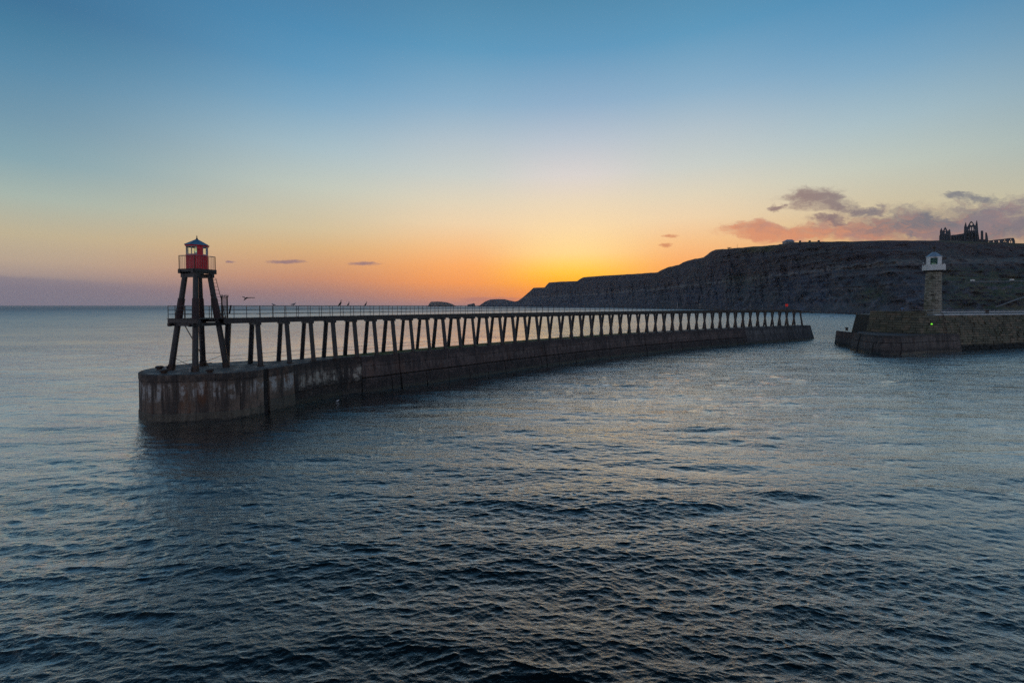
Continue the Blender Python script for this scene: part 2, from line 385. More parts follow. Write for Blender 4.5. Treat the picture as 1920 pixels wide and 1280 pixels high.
# ------------------------------------------------------------------ sea
def make_water():
    m, t, b = mat('sea_water'); p = wpos(t)
    far = t.new('ShaderNodeAttribute', attribute_name='far').outputs['Fac']
    sea = t.new('ShaderNodeAttribute', attribute_name='sea').outputs['Fac']
    patch = t.new('ShaderNodeAttribute', attribute_name='patch').outputs['Fac']
    q = t.vec('MULTIPLY', p, (.8, 1.15, 1))
    fine = t.noise(q, 8.0, 4, .62, .3)
    ripple = t.noise(t.vec('MULTIPLY', p, (.6, 1.25, 1)), 3.2, 3, .6, .6)
    mid = t.noise(t.vec('MULTIPLY', p, (.5, 1.3, 1)), 1.3, 3, .5, .5)
    big = t.noise(t.vec('MULTIPLY', p, (.4, 1.3, 1)), .38, 4, .5, .3)
    n1 = t.new('ShaderNodeBump'); n1.inputs['Distance'].default_value = 1; t.put(n1.inputs['Height'], t.math('ADD', t.math('MULTIPLY', fine, .036), t.math('MULTIPLY', ripple, t.math('MULTIPLY_ADD', t.math('POWER', far, .5), .055, .01)))); t.put(n1.inputs['Strength'], t.math('MULTIPLY', patch, .8))
    n2 = t.new('ShaderNodeBump'); n2.inputs['Distance'].default_value = 1; t.put(n2.inputs['Height'], t.math('MULTIPLY', t.math('MULTIPLY', mid, .2), far)); t.put(n2.inputs['Strength'], t.math('MULTIPLY', patch, .9)); t.l.new(n1.outputs[0], n2.inputs['Normal'])
    n3 = t.new('ShaderNodeBump'); n3.inputs['Distance'].default_value = 1; t.put(n3.inputs['Height'], t.math('MULTIPLY', t.math('MULTIPLY', big, .95), far)); t.put(n3.inputs['Strength'], t.math('MULTIPLY', patch, .7)); t.l.new(n2.outputs[0], n3.inputs['Normal'])
    out = b.outputs[0].links[0].to_node; t.n.remove(b)
    fr = t.new('ShaderNodeFresnel'); fr.inputs['IOR'].default_value = 1.38; t.l.new(n3.outputs[0], fr.inputs['Normal'])
    body = t.new('ShaderNodeBsdfDiffuse'); body.inputs['Color'].default_value = (.003, .007, .008, 1)
    gl = t.new('ShaderNodeBsdfGlossy'); gl.distribution = 'GGX'; gl.inputs['Color'].default_value = (.96, .985, .995, 1)
    t.put(gl.inputs['Roughness'], t.math('ADD', t.math('MULTIPLY_ADD', far, .07, .03), t.math('MULTIPLY', sea, .36))); t.l.new(n3.outputs[0], gl.inputs['Normal']); t.l.new(n3.outputs[0], body.inputs['Normal'])
    mx_ = t.new('ShaderNodeMixShader'); t.put(mx_.inputs[0], t.math('MINIMUM', t.math('MULTIPLY_ADD', fr.outputs[0], 3.5, -.09, clamp=True), t.math('MULTIPLY_ADD', sea, -.5, .9))); t.l.new(body.outputs[0], mx_.inputs[1]); t.l.new(gl.outputs[0], mx_.inputs[2])
    t.l.new(mx_.outputs[0], out.inputs[0])
    return m
M_water = make_water()
def build_sea():
    NC = 1050; NR = 900
    # bearings: dense across the view, coarse behind
    th = np.concatenate([np.linspace(-62, 62, NC), np.linspace(62, 298, 60)[1:-1]]) * pi / 180
    dmax = 720.0
    dyp = np.concatenate([np.linspace(dmax, 3.0, NR - 30), np.geomspace(2.9, .18, 28)])
    r = CZ * F / dyp
    r = np.concatenate([[0.5, 5.0], r])
    TH, R = np.meshgrid(th, r)
    # equal image rows: distance along a bearing grows away from the middle
    sc = 1 / np.maximum(np.cos(np.clip(TH, -1.1, 1.1)), .45)
    sc = np.where(np.abs(TH) > 1.1, 1 / .45, sc) if False else 1.0
    Xc = R * np.sin(TH) * sc; Yc = R * np.cos(TH) * sc
    dr = np.gradient(R, axis=0); dt = R * radians(124 / NC)
    sp = np.maximum(np.maximum(dr, dt), .02)
    outside = np.abs(TH) > radians(62.5)
    sp = np.where((TH > radians(62.5)), R * .06, sp)
    calm = fbm(Xc / 55 + 5, Yc / 14, 5, .6)                      # cat's paws and slicks
    calm2 = fbm(Xc / 9, Yc / 5 + 31, 3)
    patch = np.clip(1.0 + .85 * calm + .3 * calm2, .3, 1.8)
    # sea side of the pier is calmer close in
    lee = 1 / (1 + np.exp(-((Xc * -.66 + Yc * .75) - (23.0 * .66 + 44 * .75)) / 3.0)) * np.exp(-np.maximum(R - 60, 0) / 160)
    patch = patch * (1 - .38 * lee)
    P = np.stack([Xc, Yc, np.zeros_like(Xc)], -1)
    H = np.zeros_like(Xc); DX = np.zeros_like(Xc); DY = np.zeros_like(Xc)
    w = np.random.default_rng(11)
    N = 190
    lam = np.exp(np.linspace(np.log(.13), np.log(14.0), N)) * (1 + .1 * w.standard_normal(N) * .5)
    for L in lam:
        k = 2 * pi / L
        spread = .42 if L < 1.5 else .28
        a = radians(-97) + w.standard_normal() * spread
        ph = w.random() * 2 * pi
        slope = .031 * (min(1, (L / .2)) ** .5) * (1.0 if L < .36 else (.36 / L) ** (.66 if L < 1.2 else .5))
        A = slope / k
        wgt = np.clip((L / sp - 2.2) / 2.2, 0, 1) * (patch if L < 2.5 else (.5 + .5 * patch))
        kx, ky = cos(a), sin(a)
        phs = k * (kx * Xc + ky * Yc) + ph
        cphs = np.cos(phs); sphs = np.sin(phs)
        H += A * wgt * cphs
        DX -= A * wgt * kx * sphs; DY -= A * wgt * ky * sphs
    P[..., 2] = H; P[..., 0] += DX * 1.45; P[..., 1] += DY * 1.45
    P[-1, :, 2] = 0
    far = np.clip((R - 12) / 100, 0, 1) ** .8
    sea = np.clip((R - 130) / 1500, 0, 1) ** .5
    me = grid_mesh('sea', P[:, :, :], M_water, {'far': far, 'patch': patch, 'sea': sea}, True, True)
    o = link('sea', me); tag(o, kind='structure')
build_sea()
sb = MB(); sb.box((0, 20000, -8), (120000, 120000, 1)); sb.build('seabed', M_core, kind='structure')

# ------------------------------------------------------------------ headland
def make_cliff_mat():
    m, t, b = mat('cliff_rock'); p = wpos(t); x, y, z = t.sep(p)
    veg = t.new('ShaderNodeAttribute', attribute_name='veg').outputs['Fac']
    n0 = t.noise(p, .012, 5, .55); n1 = t.noise(p, .05, 7, .62); n2 = t.noise(p, .22, 6, .65)
    strat = t.noise(t.comb(t.math('MULTIPLY', x, .006), t.math('MULTIPLY', y, .002), t.math('ADD', t.math('MULTIPLY', z, .22), t.math('MULTIPLY', n0, 2.5))), 1.0, 5, .65)
    c_ = t.mix(t.sstep(strat, .4, .6), (.056, .053, .070), (.098, .088, .098))
    c_ = t.mix(t.sstep(strat, .6, .66, 0, .6), c_, (.2, .175, .165))
    c_ = t.mix(t.sstep(t.math('ADD', z, t.math('MULTIPLY', n0, 30)), 70, 84, 0, .6), c_, (.092, .062, .06))
    zb_ = t.math('ADD', z, t.math('MULTIPLY', t.math('SUBTRACT', n1, .5), 16))
    c_ = t.mix(t.math('MULTIPLY', t.math('MULTIPLY', t.sstep(zb_, 57, 60), t.sstep(zb_, 68, 64)), t.sstep(n2, .35, .6, 0, .8)), c_, (.25, .215, .195))
    c_ = t.mix(t.sstep(n1, .5, .68, 0, .7), c_, (.026, .024, .03))  # mottling deepened so relief shade sits in the rock colour
    fan_shading = t.noise(t.comb(t.math('MULTIPLY', x, .035), t.math('MULTIPLY', y, .035), t.math('MULTIPLY', z, .006)), 1.0, 7, .65, 1.2)  # scree streaks; gully light and shade are painted into the same tones
    c_ = t.mix(t.math('MULTIPLY', t.sstep(fan_shading, .53, .64, 0, .7), t.sstep(z, 62, 30)), c_, (.15, .145, .17))
    c_ = t.mix(t.math('MULTIPLY', t.sstep(fan_shading, .46, .36, 0, .8), t.sstep(z, 70, 40)), c_, (.02, .02, .026))
    c_ = t.mix(t.math('MULTIPLY', veg, t.sstep(n2, .3, .55)), c_, t.mix(t.sstep(n1, .4, .62), (.06, .07, .024), (.14, .11, .055)))
    t.put(b.inputs['Base Color'], c_); b.inputs['Roughness'].default_value = .95
    b.inputs['Specular IOR Level'].default_value = .2
    bump(t, b, t.math('ADD', t.math('MULTIPLY', n2, .5), strat), .6, 2.5)
    return m
M_cliff = make_cliff_mat()
M_beach = simple('wet_sand', (.22, .17, .15), (.14, .11, .10), .6, .05, 0, 0)
M_boulder = simple('boulder', (.09, .085, .085), (.045, .042, .045), .85, .4, 0, .1)
CL = np.array([  # bearing(px)  skyline(px)  distance top  distance foot
 (893, 575.2, 3330, 3325), (898, 573.5, 3330, 3300), (904, 569, 3325, 3260), (910, 565, 3320, 3230), (920, 561.3, 3310, 3200), (934, 560.6, 3300, 3180), (947, 561, 3280, 3150), (956, 563.4, 3250, 3100), (966, 565.2, 3200, 3040), (972, 563.5, 3150, 3000),
 (980, 557.5, 3100, 2950), (990, 549, 3050, 2880), (998, 541.5, 3000, 2800), (1000.5, 539.3, 2990, 2780), (1021, 538.8, 2850, 2620), (1025, 534, 2800, 2570), (1029, 529.5, 2760, 2530), (1050, 528, 2620, 2380), (1082, 526.8, 2450, 2200), (1087, 523, 2430, 2170), (1094, 519.6, 2400, 2130), (1130, 516.8, 2150, 1900),
 (1180, 514, 1850, 1620), (1232, 510.3, 1560, 1340), (1240, 506, 1520, 1300), (1253, 500.5, 1470, 1250), (1262, 498.5, 1440, 1220), (1272, 496.6, 1410, 1190), (1280, 491.5, 1380, 1160), (1292, 487.6, 1340, 1120), (1303, 485, 1300, 1090), (1318, 482.3, 1250, 1040), (1325, 477, 1220, 1010), (1332, 471.5, 1190, 980), (1340, 468, 1160, 950),
 (1362, 466.4, 1100, 890), (1372, 465.4, 1070, 860), (1390, 463.6, 1020, 815), (1430, 461, 950, 740), (1455, 459, 900, 695), (1468, 457, 880, 670), (1480, 454.5, 860, 650), (1500, 453.6, 825, 620), (1550, 453.2, 760, 570), (1603, 452, 700, 520), (1666, 450.3, 650, 485), (1757, 451, 615, 455), (1800, 452.6, 605, 440), (1835, 454.5, 600, 430), (1880, 456, 595, 415), (1920, 456.5, 590, 405), (2040, 459, 580, 370), (2200, 468, 570, 340), (2500, 490, 560, 310), (2900, 520, 560, 300)])
def cliff_cols(u):
    ys = np.interp(u, CL[:, 0], CL[:, 1]); Zt = np.interp(u, CL[:, 0], CL[:, 2]); Zb = np.interp(u, CL[:, 0], CL[:, 3])
    zt = np.array([at_y(a, b_, c__).z for a, b_, c__ in zip(u, ys, Zt)])
    return ys, Zt, Zb, zt
def cliff_point(u, t, full=False):
    """u bearing, t share of the height, arrays broadcast; returns X, Y, Z"""
    pass
def build_cliff():
    u = np.concatenate([np.arange(893, 1240, 1.3), np.arange(1240, 1920, 1.05), np.arange(1920, 2900, 6.0)])
    ys, Zt, Zb, zt = cliff_cols(u)
    # along-shore distance for noise
    Xb = (u - 960) / F * Zb; s = np.concatenate([[0], np.cumsum(np.hypot(np.diff(Xb), np.diff(Zb)))])
    # small skyline roughness (turf edge, slumps)
    NT_ = 150
    t = np.linspace(0, 1, NT_)
    T, U = np.meshgrid(t, u, indexing='ij'); Sg = np.broadcast_to(s, T.shape)
    zt_ = zt + fbm(s / 22, s * 0 + 3.3, 4) * np.clip(zt / 60, .1, 1) * .9 * np.clip((2.2 - Zt / 1500), .5, 1.5)
    Z = T * zt_
    # horizontal share reached at each height: foot slope, middle scar, ledges, top scar
    right = np.clip((U - 1690) / 130, 0, 1)
    wob = fbm(Sg / 120, T * 1.5, 3) * .06
    tt = np.clip(T + wob * np.sin(pi * T), 0, 1)
    xs = [0, .08, .40, .47, .52, .60, .66, .78, .83, .97, 1]; qa = [0, .10, .44, .49, .57, .60, .68, .73, .82, .90, 1]
    q1 = np.interp(tt, xs, qa)
    q2 = np.interp(tt, [0, .12, .40, .44, .70, .80, 1], [0, .12, .42, .64, .78, .93, 1])
    Q = q1 * (1 - right) + q2 * right
    depth = (Zt - Zb)
    Yg = Zb + Q * depth
    env = np.sin(pi * np.clip(T, 0, 1)) ** .6 * (1 - .5 * T)
    amp = np.clip(depth / 200, .2, 1.1)
    gull = np.abs(fbm(Sg / 62 + T * 1.1, T * .9 + 2, 5, .55)) * -85 + 18
    spur = fbm(Sg / 170 + 9, T * .5, 3) * 60
    fine = fbm(Sg / 13, Z / 9, 5, .6) * 12
    strata = (np.abs(((Z + fbm(Sg / 260, Z * 0, 2) * 9) / 7.5) % 1 - .5) * 2 - .5) * -3.2 * np.clip(T * 3, 0, 1) * np.clip(.6 + fbm(Sg / 90 + 3, Z / 25, 3) * 2.2, 0, 1.6)
    st2 = vnoise(Sg / 60, (Z + fbm(Sg / 200, Z * 0 + 5, 2) * 6) / 1.9) * 1.6
    Yg = Yg - (gull + spur) * env * amp - (fine + strata + st2) * amp * np.clip(T * 8, .2, 1) * np.clip((1 - T) * 10, 0, 1)
    P = np.stack([(U - 960) / F * Yg, Yg, Z], -1)
    slope = np.gradient(Z, axis=0) / (np.abs(np.gradient(Yg, axis=0)) + .01)
    veg = np.clip(1.15 - slope * .55, 0, 1) * np.clip((fbm(Sg / 60, Z / 30 + 7, 3) + .35 + right * .7) * 1.6, 0, 1)
    veg = np.maximum(veg, np.clip((T - .965) / .02, 0, 1) * .8)
    veg *= np.clip(.28 + np.clip((U - 1745) / 40, 0, 1) * np.clip((.62 - T) / .15, 0, 1) + np.clip((T - .95) / .03, 0, 1) + np.exp(-((U - 1640) / 30) ** 2 - ((T - .2) / .1) ** 2) + np.exp(-((U - 1385) / 45) ** 2 - ((T - .5) / .12) ** 2) * .7, 0, 1) * np.clip((U - 1100) / 150, .25, 1)
    # grassy shoulder near the top between 1380 and 1470
    veg = np.maximum(veg, np.exp(-((U - 1425) / 38) ** 2) * np.clip((T - .86) / .04, 0, 1))
    # plateau behind the brink, foreshore in front
    rows = [P]; vrows = [veg]
    for d, dz in ((15, .3), (60, .2), (200, -3), (500, -12), (900, -140)):
        Yp = Zt + d; zp = np.maximum(zt_ + dz, -2) if d < 900 else zt_ * 0 - 6
        rows.append(np.stack([(u - 960) / F * Yp, Yp, zp], -1)[None]); vrows.append(np.full((1, len(u)), .9))
    fr = []
    Pf = np.concatenate([np.stack([(u - 960) / F * (Zb - d), Zb - d, np.full_like(u, z)], -1)[None] for d, z in ((6, -4),)] + rows, 0)
    V = np.concatenate([np.zeros((1, len(u)))] + vrows, 0)
    o = link('headland', grid_mesh('headland', Pf, M_cliff, {'veg': V}, False)); tag(o, kind='structure')
    # beach strip
    ub = np.arange(1380, 2600, 8.0); _, _, Zbb, _ = cliff_cols(ub)
    wd = 34 + 14 * fbm(ub / 40, ub * 0, 3) + np.clip((ub - 1500) / 60, 0, 1) * 18
    B = np.stack([np.stack([(ub - 960) / F * (Zbb + dd * wd), Zbb + dd * wd, np.full_like(ub, z)], -1) for dd, z in ((-1.15, -1.0), (-1, .1), (-.5, .9), (0.1, 2.6), (.5, 3.5))], 0)
    o = link('beach', grid_mesh('beach', B, M_beach)); tag(o, kind='structure')
    # boulders heaped along the foot of the cliff
    bm = bmesh.new(); w = random.Random(5)
    for k in range(1500):
        uu = w.choice([w.uniform(1150, 1560), w.uniform(1400, 1700), w.uniform(1540, 1640), w.uniform(1700, 2100)]); zb = float(np.interp(uu, CL[:, 0], CL[:, 3]))
        yy = zb + w.uniform(-46, 12) * (1 if w.random() < .5 else .4); r = w.uniform(.8, 2.6) * (1.2 if zb > 600 else 1)
        M = Matrix.Translation(((uu - 960) / F * yy, yy, w.uniform(-.2, 1.2))) @ Matrix.Rotation(w.uniform(0, 6), 4, Vector((w.random(), w.random(), 1)).normalized()) @ Matrix.Diagonal((r * w.uniform(.8, 1.6), r, r * w.uniform(.5, .9), 1))
        bmesh.ops.create_icosphere(bm, subdivisions=1, radius=1, matrix=M)
    me = bpy.data.meshes.new('shore_boulders'); bm.to_mesh(me); bm.free(); me.materials.append(M_boulder)
    tag(link('shore_boulders', me), 'grey boulders heaped along the foot of the dark cliff', kind='stuff')
    return u, Pf
cu, CP = build_cliff()
def on_cliff(x, y):
    """point of the cliff face seen along a sight line (searched in the built surface)"""
    j = int(np.argmin(np.abs(cu - x))); colp = CP[1:151, j]
    r = ray(x, y); zr = CZ + r.z / r.y * colp[:, 1]
    k = int(np.argmax(colp[:, 2] >= zr)) if (colp[:, 2] >= zr).any() else 149
    return Vector((float(colp[k, 0]), float(colp[k, 1]), float(colp[k, 2])))

def islet(name, pts, Y0, depth, label):
    """rocky island: silhouette heights over bearings, rounded in depth"""
    u = np.linspace(pts[0][0], pts[-1][0], 46); ys = np.interp(u, [p[0] for p in pts], [p[1] for p in pts])
    zt = np.array([at_y(a, b_, Y0).z for a, b_ in zip(u, ys)]); zt = np.maximum(zt, -1) + fbm(u / 3, u * 0, 3) * .8
    prof = [(-1, -3), (-.8, .25), (-.55, .6), (-.2, .93), (0, 1), (.3, .97), (.7, .6), (1, -3)]
    R_ = []
    for k, (d, h) in enumerate(prof):
        Yp = Y0 + d * depth * (.4 + .6 * np.sin(pi * np.clip((u - u[0]) / (u[-1] - u[0]), .02, .98))) + fbm(u / 4, u * 0 + k * 3, 3) * depth * .12
        R_.append(np.stack([(u - 960) / F * Yp, Yp, (zt * h if h > 0 else np.full_like(u, h))], -1))
    me = grid_mesh(name, np.stack(R_), M_cliff, {'veg': np.full((len(prof), 46), .3)}, False)
    return tag(link(name, me), label, 'rock')
islet('rock_island', [(802, 575.5), (804, 570), (808, 565.6), (820, 565), (836, 566.2), (846, 569), (852, 572), (857, 575.5)], 3600, 60, 'long flat topped rock island alone on the sea horizon, leftmost rock')
islet('sea_stack', [(876, 575.5), (877, 570.5), (884, 569.5), (889.5, 568), (890.3, 570), (891.5, 575.5)], 3500, 22, 'small squarish sea stack between the flat island and the headland')

# pale path climbing the slope at the right, and a level track above it
def strip(name, pts, w, label, cat):
    mb = MB(); L = []
    for (x0, y0), (x1, y1) in zip(pts[:-1], pts[1:]):
        n = max(2, int(abs(x1 - x0) / 3))
        for k in range(n): L.append((x0 + (x1 - x0) * k / n, y0 + (y1 - y0) * k / n))
    L.append(pts[-1])
    W_ = [on_cliff(x, y) for x, y in L]
    ker = 5
    P_ = [sum((W_[max(0, min(len(W_) - 1, i + k))] for k in range(-ker, ker + 1)), Vector()) / (2 * ker + 1) for i in range(len(W_))]
    P_ = [Vector((p.x - .014 * p.x, p.y - .014 * p.y, CZ + (p.z - CZ) * .986)) for p in P_]
    vs = []; fs = []
    for p in P_: vs += [p + Vector((0, -w / 2, -w * .25)), p + Vector((0, w / 2, w * .25)), p + Vector((0, w / 2, -.5)), p + Vector((0, -w / 2, -.7))]
    for i in range(len(P_) - 1):
        a = i * 4
        for k in range(4): fs.append((a + k, a + 4 + k, a + 4 + (k + 1) % 4, a + (k + 1) % 4))
    mb.add(vs, fs); o = mb.build(name, M_path); return tag(o, kind='structure')
strip('path', [(1862, 577), (1880, 571), (1900, 563), (1922, 556), (1960, 545)], .7, '', '')
strip('track', [(1806, 530), (1824, 528.5), (1862, 527.5), (1925, 526.5), (1960, 526)], .5, '', '')

# ------------------------------------------------------------------ west pier extension: line of the walkway
PRM = [2.30108, -23.03214, 41.98548, 0.84739, -0.04045, -0.67386, 0.36489, 0.4855]
NB = 48
_t = np.arange(-2, NB + 2) / 47.0
def _th(t): return PRM[3] + PRM[4] * t + PRM[5] * t * t + PRM[6] * t ** 3
def _line():
    fine = np.arange(-3.0, 50.01, .05); tf = fine / 47
    ds = PRM[0] * (1 + PRM[7] * tf) * .05; th = _th(tf)
    X_ = np.cumsum(ds * np.cos(th)); Y_ = np.cumsum(ds * np.sin(th))
    i0 = int(round(3 / .05)); X_ = X_ - X_[i0] + PRM[1]; Y_ = Y_ - Y_[i0] + PRM[2]
    return fine, X_, Y_, th
LF, LX, LY, LT = _line()
def wl(i, n=0.0, z=0.0):
    """point at bent index i, n metres to the harbour side of the front feet"""
    x = float(np.interp(i, LF, LX)); y = float(np.interp(i, LF, LY)); th = float(np.interp(i, LF, LT))
    return Vector((x + sin(th) * n, y - cos(th) * n, z))
def wth(i): return float(np.interp(i, LF, LT))
ZT = 3.85; ZD = 8.27

# outline of the pier top ------------------------------------------------
hc = Vector((-27.95, 40.45)); HR = 4.25
def smooth_poly(pts, n):
    pts = [Vector(p[:2]) for p in pts]; d = [0]
    for a, b_ in zip(pts[:-1], pts[1:]): d.append(d[-1] + (b_ - a).length)
    q = np.linspace(0, d[-1], n); x = np.interp(q, d, [p.x for p in pts]); y = np.interp(q, d, [p.y for p in pts])
    return [Vector((a, b_)) for a, b_ in zip(x, y)]
front = [hc + HR * Vector((cos(a), sin(a))) for a in np.radians(np.arange(165, 292, 6))]
fr_pts = [at_z(427, 699.5, ZT), at_z(460, 697, ZT), at_z(490, 693.5, ZT), at_z(520, 689, ZT), at_z(548, 684.5, ZT), at_z(575, 680, ZT), at_z(600, 676.5, ZT), at_z(640, 671.5, ZT)]
front += [Vector(p[:2]) for p in fr_pts]
front += [Vector(wl(i, .38)[:2]) for i in np.arange(4.5, 48.2, .5)]
back = [hc + HR * Vector((cos(a), sin(a))) for a in np.radians(np.arange(159, 110, -8))]
back += [Vector(p[:2]) for p in (at_z(330, 687.5, ZT), at_z(390, 681, ZT), at_z(465, 676, ZT))]
back += [Vector(wl(i, -3.15)[:2]) for i in np.arange(.6, 48.2, 1.0)]
END_I = 47.75
ph = empty('breakwater', (hc.x, hc.y, 0), 'long dark concrete breakwater with rounded end carrying the timber walkway', 'breakwater')
# arc-length positions on the front outline
fl = [0]
for a, b_ in zip(front[:-1], front[1:]): fl.append(fl[-1] + (b_ - a).length)
FX = [p.x for p in front]; FY = [p.y for p in front]
def fp(s): return Vector((np.interp(s, fl, FX), np.interp(s, fl, FY)))
def fn(s):
    d = (fp(min(s + .6, fl[-1])) - fp(max(s - .6, 0))).normalized(); return Vector((d.y, -d.x))
def s_of_px(x, z=ZT):
    best = min(np.arange(0, fl[-1], .05), key=lambda s: abs(proj_x(fp(s), z) - x) + (0 if s > 5 else 1e3)); return float(best)
def proj_x(p, z):
    h = z - CZ; d = p[1] * cos(PITCH) - h * sin(PITCH); return 960 + F * p[0] / d
sA = s_of_px(496); sB = s_of_px(551); sC = s_of_px(677); sD = s_of_px(1397); sE = fl[-1]
def batter(s, z):
    """outward lean of the face below the top"""
    k = np.interp(s, [0, sA, sB, sC, sC + 15, sE], [.0, .02, .04, .1, .2, .22])
    return (ZT - z) * k
# core, recessed behind the blocks
def off(s, z, inset): p = fp(s); n = fn(s); k = batter(s, z) - inset; return Vector((p.x + n.x * k, p.y + n.y * k, z))
ss = list(np.arange(0, sE + .01, 1.2)); ss[-1] = sE - .25
cv = []; cfc = []
for z in (-2.5, ZT - .03):
    cv += [off(s, z, .28) for s in ss] + [Vector((p.x, p.y, z)) for p in reversed(back)]
m_ = len(ss) + len(back)
core = MB().add(cv, [(i, (i + 1) % m_, m_ + (i + 1) % m_, m_ + i) for i in range(m_)])
core.build('core', M_core, ph)
# walked top: strip quads between front and back lines
tp_ = [off(s, ZT + .006, .27) for s in ss] + [Vector((p.x, p.y, ZT + .006)) for p in reversed(back)]
MB().add(tp_ + [p - Vector((0, 0, .025)) for p in tp_], [tuple(range(len(tp_)))] + [(i, (i + 1) % len(tp_), len(tp_) + (i + 1) % len(tp_), len(tp_) + i) for i in range(len(tp_))]).build('walking_surface', M_top, ph)

def face_block(name, s0, s1, z0, z1, mat_, proud=0.0, depth=.5, gap=.03, n=2, top_mat=None):
    s0 += gap; s1 -= gap; z0 += gap * .8; mb = MB(); vs = []; fs = []
    ch = .05
    for k in range(n + 1):
        s = s0 + (s1 - s0) * k / n
        e = ch if k in (0, n) else 0
        pts = [off(s, z0, -proud + e), off(s, z0 + ch, -proud + e * 0 - 0 + (.0 if e == 0 else .03)), off(s, z1 - ch, -proud + (.03 if e else 0)), off(s, z1, -proud + ch), off(s, z1, depth - proud), off(s, z0, depth - proud)]
        vs += pts
    for k in range(n):
        a = k * 6
        for j in range(6): fs.append((a + j, a + (j + 1) % 6, a + 6 + (j + 1) % 6, a + 6 + j))
    fs.append(tuple(range(5, -1, -1))); fs.append(tuple(n * 6 + j for j in range(6)))
    mb.add(vs, fs); return mb.build(name, mat_, ph)
w = random.Random(4)
# rounded head: tall cast panels under a coping ring
pj = [0, 4.4] + [s_of_px(v) for v in (330, 404, 450)] + [sA - .12]
pj = sorted(pj)
for a, b_ in zip(pj[:-1], pj[1:]):
    n_ = max(2, int((b_ - a) / .5))
    face_block('concrete_panel', a, b_, .72, 3.3, M_head, 0, .5, .012, n_)
    face_block('coping_block', a, b_, 3.3, ZT, M_head, .03, .9, .012, n_)
    face_block('footing_block', a, b_, -2, .72, M_foot, .05, .5, .006, n_)
# dark vertical chase and its cheeks
face_block('joint_post', sA - .1, sA + .42, -2, ZT - .12, M_core, -.16, .3, 0, 1)
sA2 = sA + .45
face_block('concrete_panel', sA2, sB, 1.1, 3.2, M_head, .0, .5, .02, 3); face_block('coping_block', sA2, sB, 3.2, ZT, M_head, .02, .9, .02, 3); face_block('footing_block', sA2, sB, -2, 1.1, M_foot, .04, .5, .02, 3)
# stained middle length: three courses
js = [sB] + [s_of_px(v) for v in (600, 638)] + [sC]
for k, (a, b_) in enumerate(zip(js[:-1], js[1:])):
    face_block('coping_block', a, b_, 2.85, ZT + .03 * (k - 1), M_mid, -.03 * k, .8, .02, 3)
    face_block('concrete_panel', a, b_, 1.25, 2.85, M_mid, .06, .5, .008, 3)
    face_block('footing_block', a, b_, -2, 1.25, M_mid, -.02, .5, .02, 3)
# long run: deep upper course over a lower course that stands proud
big = [s_of_px(v) for v in (748, 1019, 1207, 1357)]
def run(z0, z1, mat_, lo, hi, proud, mean, marks, gap):
    s = lo
    while s < hi - .5:
        L = mean * w.uniform(.7, 1.25); e = min(s + L, hi)
        for m__ in marks:
            if s + .8 < m__ < e + 1.2: e = m__
        if hi - e < 1: e = hi
        g = gap + (.05 if any(abs(s - q) < .1 for q in marks) else 0)
        face_block('concrete_block', s + (g - gap), e, z0, z1 + (w.uniform(-.02, .04) if z1 > 3 else 0), mat_, proud + w.uniform(-.03, .03), .8, gap, 2)
        s = e
run(1.62, 2.78, M_block, sC, sD, 0, 4.6, big, .03)
run(2.79, ZT, M_block, sC, sD, .0, 4.6, big, .03)
run(-2, 1.48, M_block, sC, sD, .10, 3.6, big, .045)
big2 = [s_of_px(1475)]
run(1.9, ZT, M_far, sD, sE - .3, 0, 30, big2, .02)
run(-2, 1.88, M_far, sD, sE - .3, .0, 30, big2, .01)
# end wall of the breakwater, battered
e0 = fp(sE - .3); eN = fn(sE - .3); d_ = Vector((-eN.y, eN.x)); bpt = e0 - eN * 3.5
eb = MB(); q0 = e0 + eN * batter(sE, -2); q1 = bpt
eb.prism([(e0 + eN * 1.25 + d_ * 1.1)[:], (bpt + d_ * 1.1)[:], (bpt - d_ * .3)[:], (e0 + eN * 1.25 - d_ * .3)[:]], -2, [(e0 + d_ * .25 + eN * .01)[:], (bpt + d_ * .25)[:], (bpt - d_ * .3)[:], (e0 - d_ * .3 + eN * .01)[:]], ZT + .01)
eb.build('end_block', M_far, ph)
# moss on the sea side of the top, and the pale drips and puddles
mv = []; mf = []
ii = np.arange(2.5, 30, .25)
for k, i in enumerate(ii):
    wv = .35 * float(vnoise(np.array([i * 1.3]), np.array([2.2]))[0]) + .2 * float(vnoise(np.array([i * 4.3]), np.array([8.2]))[0])
    tp = min(1, (i - 2.4) / 2.5) * min(1, (30.2 - i) / 8)
    a = wl(i, -3.1 + (2.9 + wv) * tp, ZT + .012); b_ = wl(i, -3.12, ZT + .012); mv += [a, b_]
    if k: mf.append((2 * k - 2, 2 * k, 2 * k + 1, 2 * k - 1))
tag(MB().add(mv, mf).build('moss', M_moss), 'strip of bright green moss along the breakwater top under the walkway', kind='stuff')

